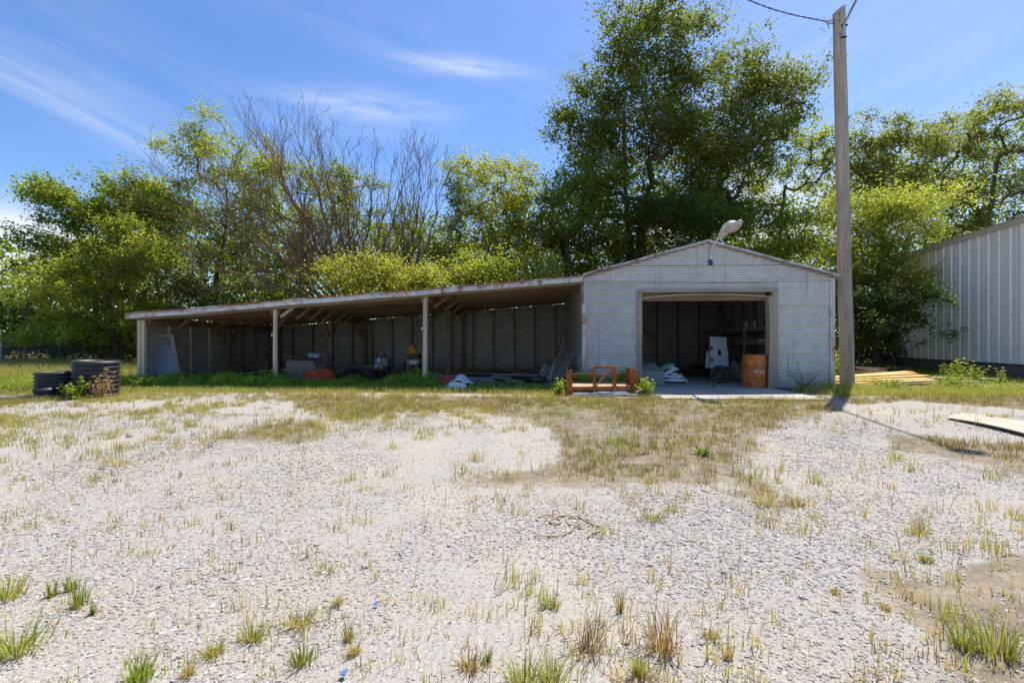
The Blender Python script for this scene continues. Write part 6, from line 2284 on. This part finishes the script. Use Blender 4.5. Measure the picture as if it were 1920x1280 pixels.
plant('dry_weed', 'dry brown weed left of the taller seed head weed', 'weed', *pg(446, 12.3), .70, .10, 'brown', 7, (.03, .018), 260, stems=3)
plant('dry_weed', 'tangle of thin dry twigs before the wrapped crate', 'weed', *pg(545, 12.9), .50, .34, 'brown', 8, (.02, .01), 260, stems=30)
plant('leafy_weed', 'wide airy pale green weed before the right garage wall', 'weed', *pg(1508, 11.7), .80, .60, 'green', 9, (.03, .012), 1200, stems=16, pal2='straw')
plant('leafy_weed', 'small weed sprouting from the slab inside the doorway', 'weed', *pg(1338, 12.1), .36, .14, 'ygreen', 10, (.05, .02), 90, stems=5)
plant('leafy_weed', 'tall spiky green weed before the block foundation nearest the lumber', 'weed', *pg(1772, 14.0), .75, .12, 'green', 11, (.05, .02), 400, stems=5)
plant('leafy_weed', 'bushy green weed in the middle of the block foundation', 'weed', *pg(1800, 14.2), .78, .34, 'lime', 12, (.06, .022), 800, stems=11)
plant('leafy_weed', 'broad light green weed before the block foundation', 'weed', *pg(1828, 14.0), .72, .36, 'lime', 13, (.06, .022), 800, stems=10)
plant('leafy_weed', 'slim green weed nearest to the right edge at the foundation', 'weed', *pg(1875, 13.6), .62, .14, 'lime', 14, (.05, .02), 350, stems=5)
plant('leafy_weed', 'green bushy weed growing through the front of the lumber pile', 'weed', *pg(1672, 11.6), .34, .34, 'green', 15, (.06, .012), 1200, stems=18)
plant('leafy_weed', 'green bushy weed right of the lumber pile', 'weed', *pg(1790, 11.9), .50, .40, 'green', 16, (.06, .012), 1300, stems=20, pal2='lime')
plant('leafy_weed', 'bright leafy shrub seedling between garage corner and pole', 'weed', *pg(1573, 15.5), .95, .3, 'lime', 17, (.09, .05), 500, stems=8)
plant('small_herb', 'low dark green herb in the brown soil patch', 'herb', *pg(1315, 5.05), .10, .14, 'green', 18, (.03, .014), 420, stems=12)
plant('small_herb', 'low grey green herb at the plywood strip', 'herb', *pg(1862, 7.25), .13, .16, 'green', 19, (.03, .014), 420, stems=12, pal2='straw')


# foreground tufts: each one a thing of its own
def tuft(label, px, py, hpx, wpx, col, col2, seed, nb=None, kind='grass_tuft', dead=True, wmul=1.0):
    r = np.random.default_rng(seed)
    g = G(px, py); t = 1.27 * FPX / (py - 640)
    h = hpx * t / FPX; rad = wpx / 2 * t / FPX
    z = gzs(g.x, g.y)
    o = thing(kind, label, 'grass tuft', (g.x, g.y, z), 0, 'grass tufts in the foreground gravel')
    rad0 = rad
    n = nb or int(20 + (.55 if 'red' in (col, col2) else .95) * wpx)
    V = Veg()
    x = g.x + r.normal(size=n) * rad * .33; y = g.y + r.normal(size=n) * rad * .3
    P = np.stack([x, y, np.full(n, z - .004)], 1)
    H = h * (.35 + .65 * r.random(n)); Wb = (.0032 + .003 * r.random(n)) * wmul
    # blades fan outwards from the tuft centre
    V1, F1, T1 = blades(P, H, Wb, col, r, .55 if 'red' in (col, col2) else .3, col2, .35)
    out = np.stack([x - g.x, y - g.y], 1); out = out / (np.linalg.norm(out, axis=1, keepdims=True) + 1e-6) * (r.random((n, 1)) * rad * 1.25)
    V1 = V1.reshape(n, 5, 3)
    V1[:, 2:4, :2] += out[:, None, :] * .35; V1[:, 4, :2] += out
    V1[:, 4, 2] -= .12 * H * r.random(n)
    V.add(V1.reshape(-1, 3), F1, T1)
    V.build('blades', o)
    if dead:
        m = n // 2
        x = g.x + r.normal(size=m) * rad * .4; y = g.y + r.normal(size=m) * rad * .35
        V = Veg(); V.add(*blades(np.stack([x, y, np.full(m, z)], 1), np.full(m, .015) + .02 * r.random(m), Wb[:m] * .9, 'straw', r, 2.4, 'brown', .4))
        V.build('dead_thatch', o)
    return o


TF = [
    ('green grass tuft at the left edge, the upper of two there', 14, 1120, 60, 70, 'lime', 'straw'),
    ('large green grass tuft at the left edge near the bottom corner', 28, 1222, 75, 110, 'lime', 'ygreen'),
    ('pair of upright green blades right of the upper left tuft', 98, 1116, 48, 18, 'ygreen', 'green'),
    ('cluster of narrow upright green blades left of centre left', 134, 1105, 45, 26, 'ygreen', 'green'),
    ('slender green tuft just below the narrow upright cluster', 145, 1138, 62, 30, 'ygreen', 'green'),
    ('short thin green sprig right of the slender tuft', 174, 1150, 32, 10, 'green', 'ygreen'),
    ('big bright green tuft at the bottom edge left of centre', 260, 1278, 74, 60, 'lime', 'green'),
    ('low yellowish tuft right of the big bottom tuft', 400, 1224, 42, 46, 'ygreen', 'straw'),
    ('small straw coloured tuft at the bottom edge', 354, 1266, 34, 30, 'straw', 'ygreen'),
    ('fan shaped green tuft above the low yellowish one', 472, 1196, 46, 50, 'ygreen', 'green'),
    ('spreading yellow tuft in the gravel, widest of the middle row', 565, 1166, 38, 74, 'ygreen', 'straw'),
    ('fan shaped green tuft below the spreading yellow one', 567, 1240, 54, 56, 'ygreen', 'green'),
    ('small upright tuft right of the fan shaped tufts', 654, 1196, 46, 20, 'ygreen', 'straw'),
    ('tiny yellow tuft right above the bottom edge near a blue scrap', 664, 1224, 34, 26, 'straw', 'ygreen'),
    ('small bright yellow tuft between the middle tufts', 632, 1130, 32, 26, 'straw', 'ygreen'),
    ('compact lime tuft alone in the centre gravel', 1034, 1130, 44, 42, 'lime', 'straw'),
    ('tall loose reddish tuft with long stalks', 1102, 1218, 105, 92, 'red', 'ygreen'),
    ('tallest reddish tuft with long stalks right of the loose one', 1238, 1215, 130, 90, 'red', 'ygreen'),
    ('thin upright stalk group above the reddish tufts', 1163, 1140, 66, 16, 'ygreen', 'red'),
    ('lime green tuft below the tallest reddish one', 1200, 1258, 56, 40, 'lime', 'ygreen'),
    ('wide yellow green tuft at the bottom edge in the centre', 985, 1284, 76, 90, 'lime', 'straw'),
    ('yellow green tuft at the bottom edge right of the wide one', 1036, 1276, 66, 70, 'ygreen', 'lime'),
    ('brown dead tuft lying flat near the bottom centre', 880, 1250, 34, 60, 'brown', 'straw'),
    ('thin green sprig beside the brown dead tuft', 913, 1236, 40, 16, 'green', 'ygreen'),
    ('small yellow tuft left of the watermark area on gravel', 1363, 1228, 38, 20, 'straw', 'ygreen'),
    ('small slanted yellow tuft above the bottom right gravel', 1330, 1188, 22, 26, 'straw', 'ygreen'),
    ('tiny green yellow tuft alone in the right gravel', 1565, 1116, 18, 18, 'ygreen', 'straw'),
    ('tiny tuft right of the lonely one in the right gravel', 1660, 1146, 16, 18, 'ygreen', 'straw'),
    ('flat green cushion tuft at the right side gravel', 1736, 1062, 22, 36, 'green', 'ygreen'),
    ('low straw green tuft above the flat green cushion', 1722, 1008, 24, 44, 'ygreen', 'straw'),
    ('tall straw tuft at the lower edge of the soil patch', 1432, 950, 62, 60, 'straw', 'ygreen'),
    ('low dense dry tuft below the middle of the soil patch', 1222, 972, 36, 56, 'ygreen', 'brown'),
    ('brown broken tuft right of the tall straw tuft', 1494, 952, 26, 40, 'brown', 'straw'),
    ('large green stalky tuft in the bottom right corner', 1866, 1235, 100, 75, 'ygreen', 'green'),
    ('green stalky tuft left of the one in the bottom right corner', 1812, 1222, 72, 50, 'ygreen', 'green'),
    ('dry fallen tuft lying at the bottom edge right of centre', 1190, 1284, 26, 110, 'brown', 'straw'),
    ('straw tuft standing alone below the left grass field', 228, 872, 24, 60, 'straw', 'ygreen'),
]
for i, (lb, px, py, h, w_, c1, c2) in enumerate(TF):
    tuft(lb.replace(' left of the watermark area on gravel', ' alone right of the tall reddish tufts'), px, py, h, w_, c1, c2, 300 + i)

# gravel stones near the camera: geometry-node instances on scattered points
n = 170000
tt = 1.45 + 6.5 * rg.random(n) ** 1.1
uu = rg.uniform(-1.25, 1.25, n)
sx_w = tt * (uu * math.cos(YAW) - math.sin(YAW)); sy_w = tt * (math.cos(YAW) + uu * math.sin(YAW))
dmk = dirt_mask(sx_w, sy_w)
pile = VN.fbm(sx_w, sy_w, .9, 4)
k = (rg.random(n) < np.clip(1.05 - dmk * .75, 0, 1) * np.clip((pile - .20) * 3.0, .3, 1))
sx_w, sy_w, tt, pile, dmk = sx_w[k], sy_w[k], tt[k], pile[k], dmk[k]
n = len(sx_w)
size = (.0028 + .0068 * rg.random(n) ** 3.2) * (.75 + .7 * np.clip((pile - .35) * 2.5, 0, 1)) * (1 + .035 * tt)
big = rg.random(n) < .012; size[big] *= 1.9
me = bpy.data.meshes.new('gravel_stones')
me.vertices.add(n)
me.vertices.foreach_set('co', np.stack([sx_w, sy_w, gz(sx_w, sy_w) + size * .12], 1).astype(np.float32).ravel())
a1 = me.attributes.new('size', 'FLOAT', 'POINT'); a1.data.foreach_set('value', size.astype(np.float32))
stones = bpy.data.objects.new('gravel_stones', me); COL.objects.link(stones)
tag(stones, 'loose pale grey crushed stones covering the yard', 'gravel', kind='stuff')
M_STONE, ns_, bs_, t_, _ = new_mat('stone')
info = ns_.new('ShaderNodeObjectInfo')
rnd = info.outputs['Random']
ramp = ns_.new('ShaderNodeValToRGB'); cr = ramp.color_ramp; cr.interpolation = 'CONSTANT'
cols = [(0, (.32, .295, .27)), (.16, (.40, .37, .335)), (.36, (.355, .33, .30)), (.52, (.43, .40, .36)), (.68, (.33, .32, .31)), (.78, (.43, .375, .305)), (.87, (.53, .51, .48)), (.94, (.35, .285, .215))]
cr.elements[0].position = 0; cr.elements[0].color = rgb(*cols[0][1]); cr.elements[1].position = cols[1][0]; cr.elements[1].color = rgb(*cols[1][1])
for p_, c_ in cols[2:]:
    e_ = cr.elements.new(p_); e_.color = rgb(*c_)
ns_.l.new(rnd, ramp.inputs[0])
nz = ns_.noise(t_.outputs['Object'], 2.0, 4, .6)
ns_.l.new(ns_.mix(ns_.mapr(nz, .35, .65, 0, .35), ramp.outputs[0], rgb(.30, .27, .23)), bs_.inputs['Base Color'])
bs_.inputs['Roughness'].default_value = .9
bs_.inputs['Specular IOR Level'].default_value = .2
ng = bpy.data.node_groups.new('scatter_stones', 'GeometryNodeTree')
ng.interface.new_socket('Geometry', in_out='INPUT', socket_type='NodeSocketGeometry')
ng.interface.new_socket('Geometry', in_out='OUTPUT', socket_type='NodeSocketGeometry')
N_, L_ = ng.nodes, ng.links
gi = N_.new('NodeGroupInput'); go = N_.new('NodeGroupOutput')
m2p = N_.new('GeometryNodeMeshToPoints'); L_.new(gi.outputs[0], m2p.inputs['Mesh'])
join = N_.new('GeometryNodeJoinGeometry')
for v_ in range(5):
    ico = N_.new('GeometryNodeMeshIcoSphere'); ico.inputs['Radius'].default_value = 1; ico.inputs['Subdivisions'].default_value = 2
    ns = N_.new('ShaderNodeTexNoise'); ns.noise_dimensions = '4D'; ns.inputs['W'].default_value = v_ * 3.7; ns.inputs['Scale'].default_value = .9; ns.inputs['Detail'].default_value = 1
    sub = N_.new('ShaderNodeVectorMath'); sub.operation = 'SUBTRACT'; L_.new(ns.outputs['Color'], sub.inputs[0]); sub.inputs[1].default_value = (.5, .5, .5)
    scl = N_.new('ShaderNodeVectorMath'); scl.operation = 'SCALE'; L_.new(sub.outputs[0], scl.inputs[0]); scl.inputs['Scale'].default_value = 2.1
    sp_ = N_.new('GeometryNodeSetPosition'); L_.new(ico.outputs[0], sp_.inputs[0]); L_.new(scl.outputs[0], sp_.inputs['Offset'])
    mt = N_.new('GeometryNodeSetMaterial'); mt.inputs['Material'].default_value = M_STONE; L_.new(sp_.outputs[0], mt.inputs[0])
    g2i = N_.new('GeometryNodeGeometryToInstance'); L_.new(mt.outputs[0], g2i.inputs[0]); L_.new(g2i.outputs[0], join.inputs[0])
iop = N_.new('GeometryNodeInstanceOnPoints')
L_.new(m2p.outputs[0], iop.inputs['Points']); L_.new(join.outputs[0], iop.inputs['Instance'])
iop.inputs['Pick Instance'].default_value = True
rv = N_.new('FunctionNodeRandomValue'); rv.data_type = 'FLOAT_VECTOR'
rv.inputs[0].default_value = (-.35, -.35, 0); rv.inputs[1].default_value = (.35, .35, 6.28)
L_.new(rv.outputs[0], iop.inputs['Rotation'])
sv = N_.new('FunctionNodeRandomValue'); sv.data_type = 'FLOAT_VECTOR'; sv.inputs['Seed'].default_value = 5
sv.inputs[0].default_value = (.7, .6, .28); sv.inputs[1].default_value = (1.5, 1.1, .58)
na = N_.new('GeometryNodeInputNamedAttribute'); na.data_type = 'FLOAT'; na.inputs['Name'].default_value = 'size'
ms = N_.new('ShaderNodeVectorMath'); ms.operation = 'SCALE'; L_.new(sv.outputs[0], ms.inputs[0]); L_.new(na.outputs[0], ms.inputs['Scale'])
L_.new(ms.outputs[0], iop.inputs['Scale'])
L_.new(iop.outputs[0], go.inputs[0])
md = stones.modifiers.new('scatter', 'NODES'); md.node_group = ng
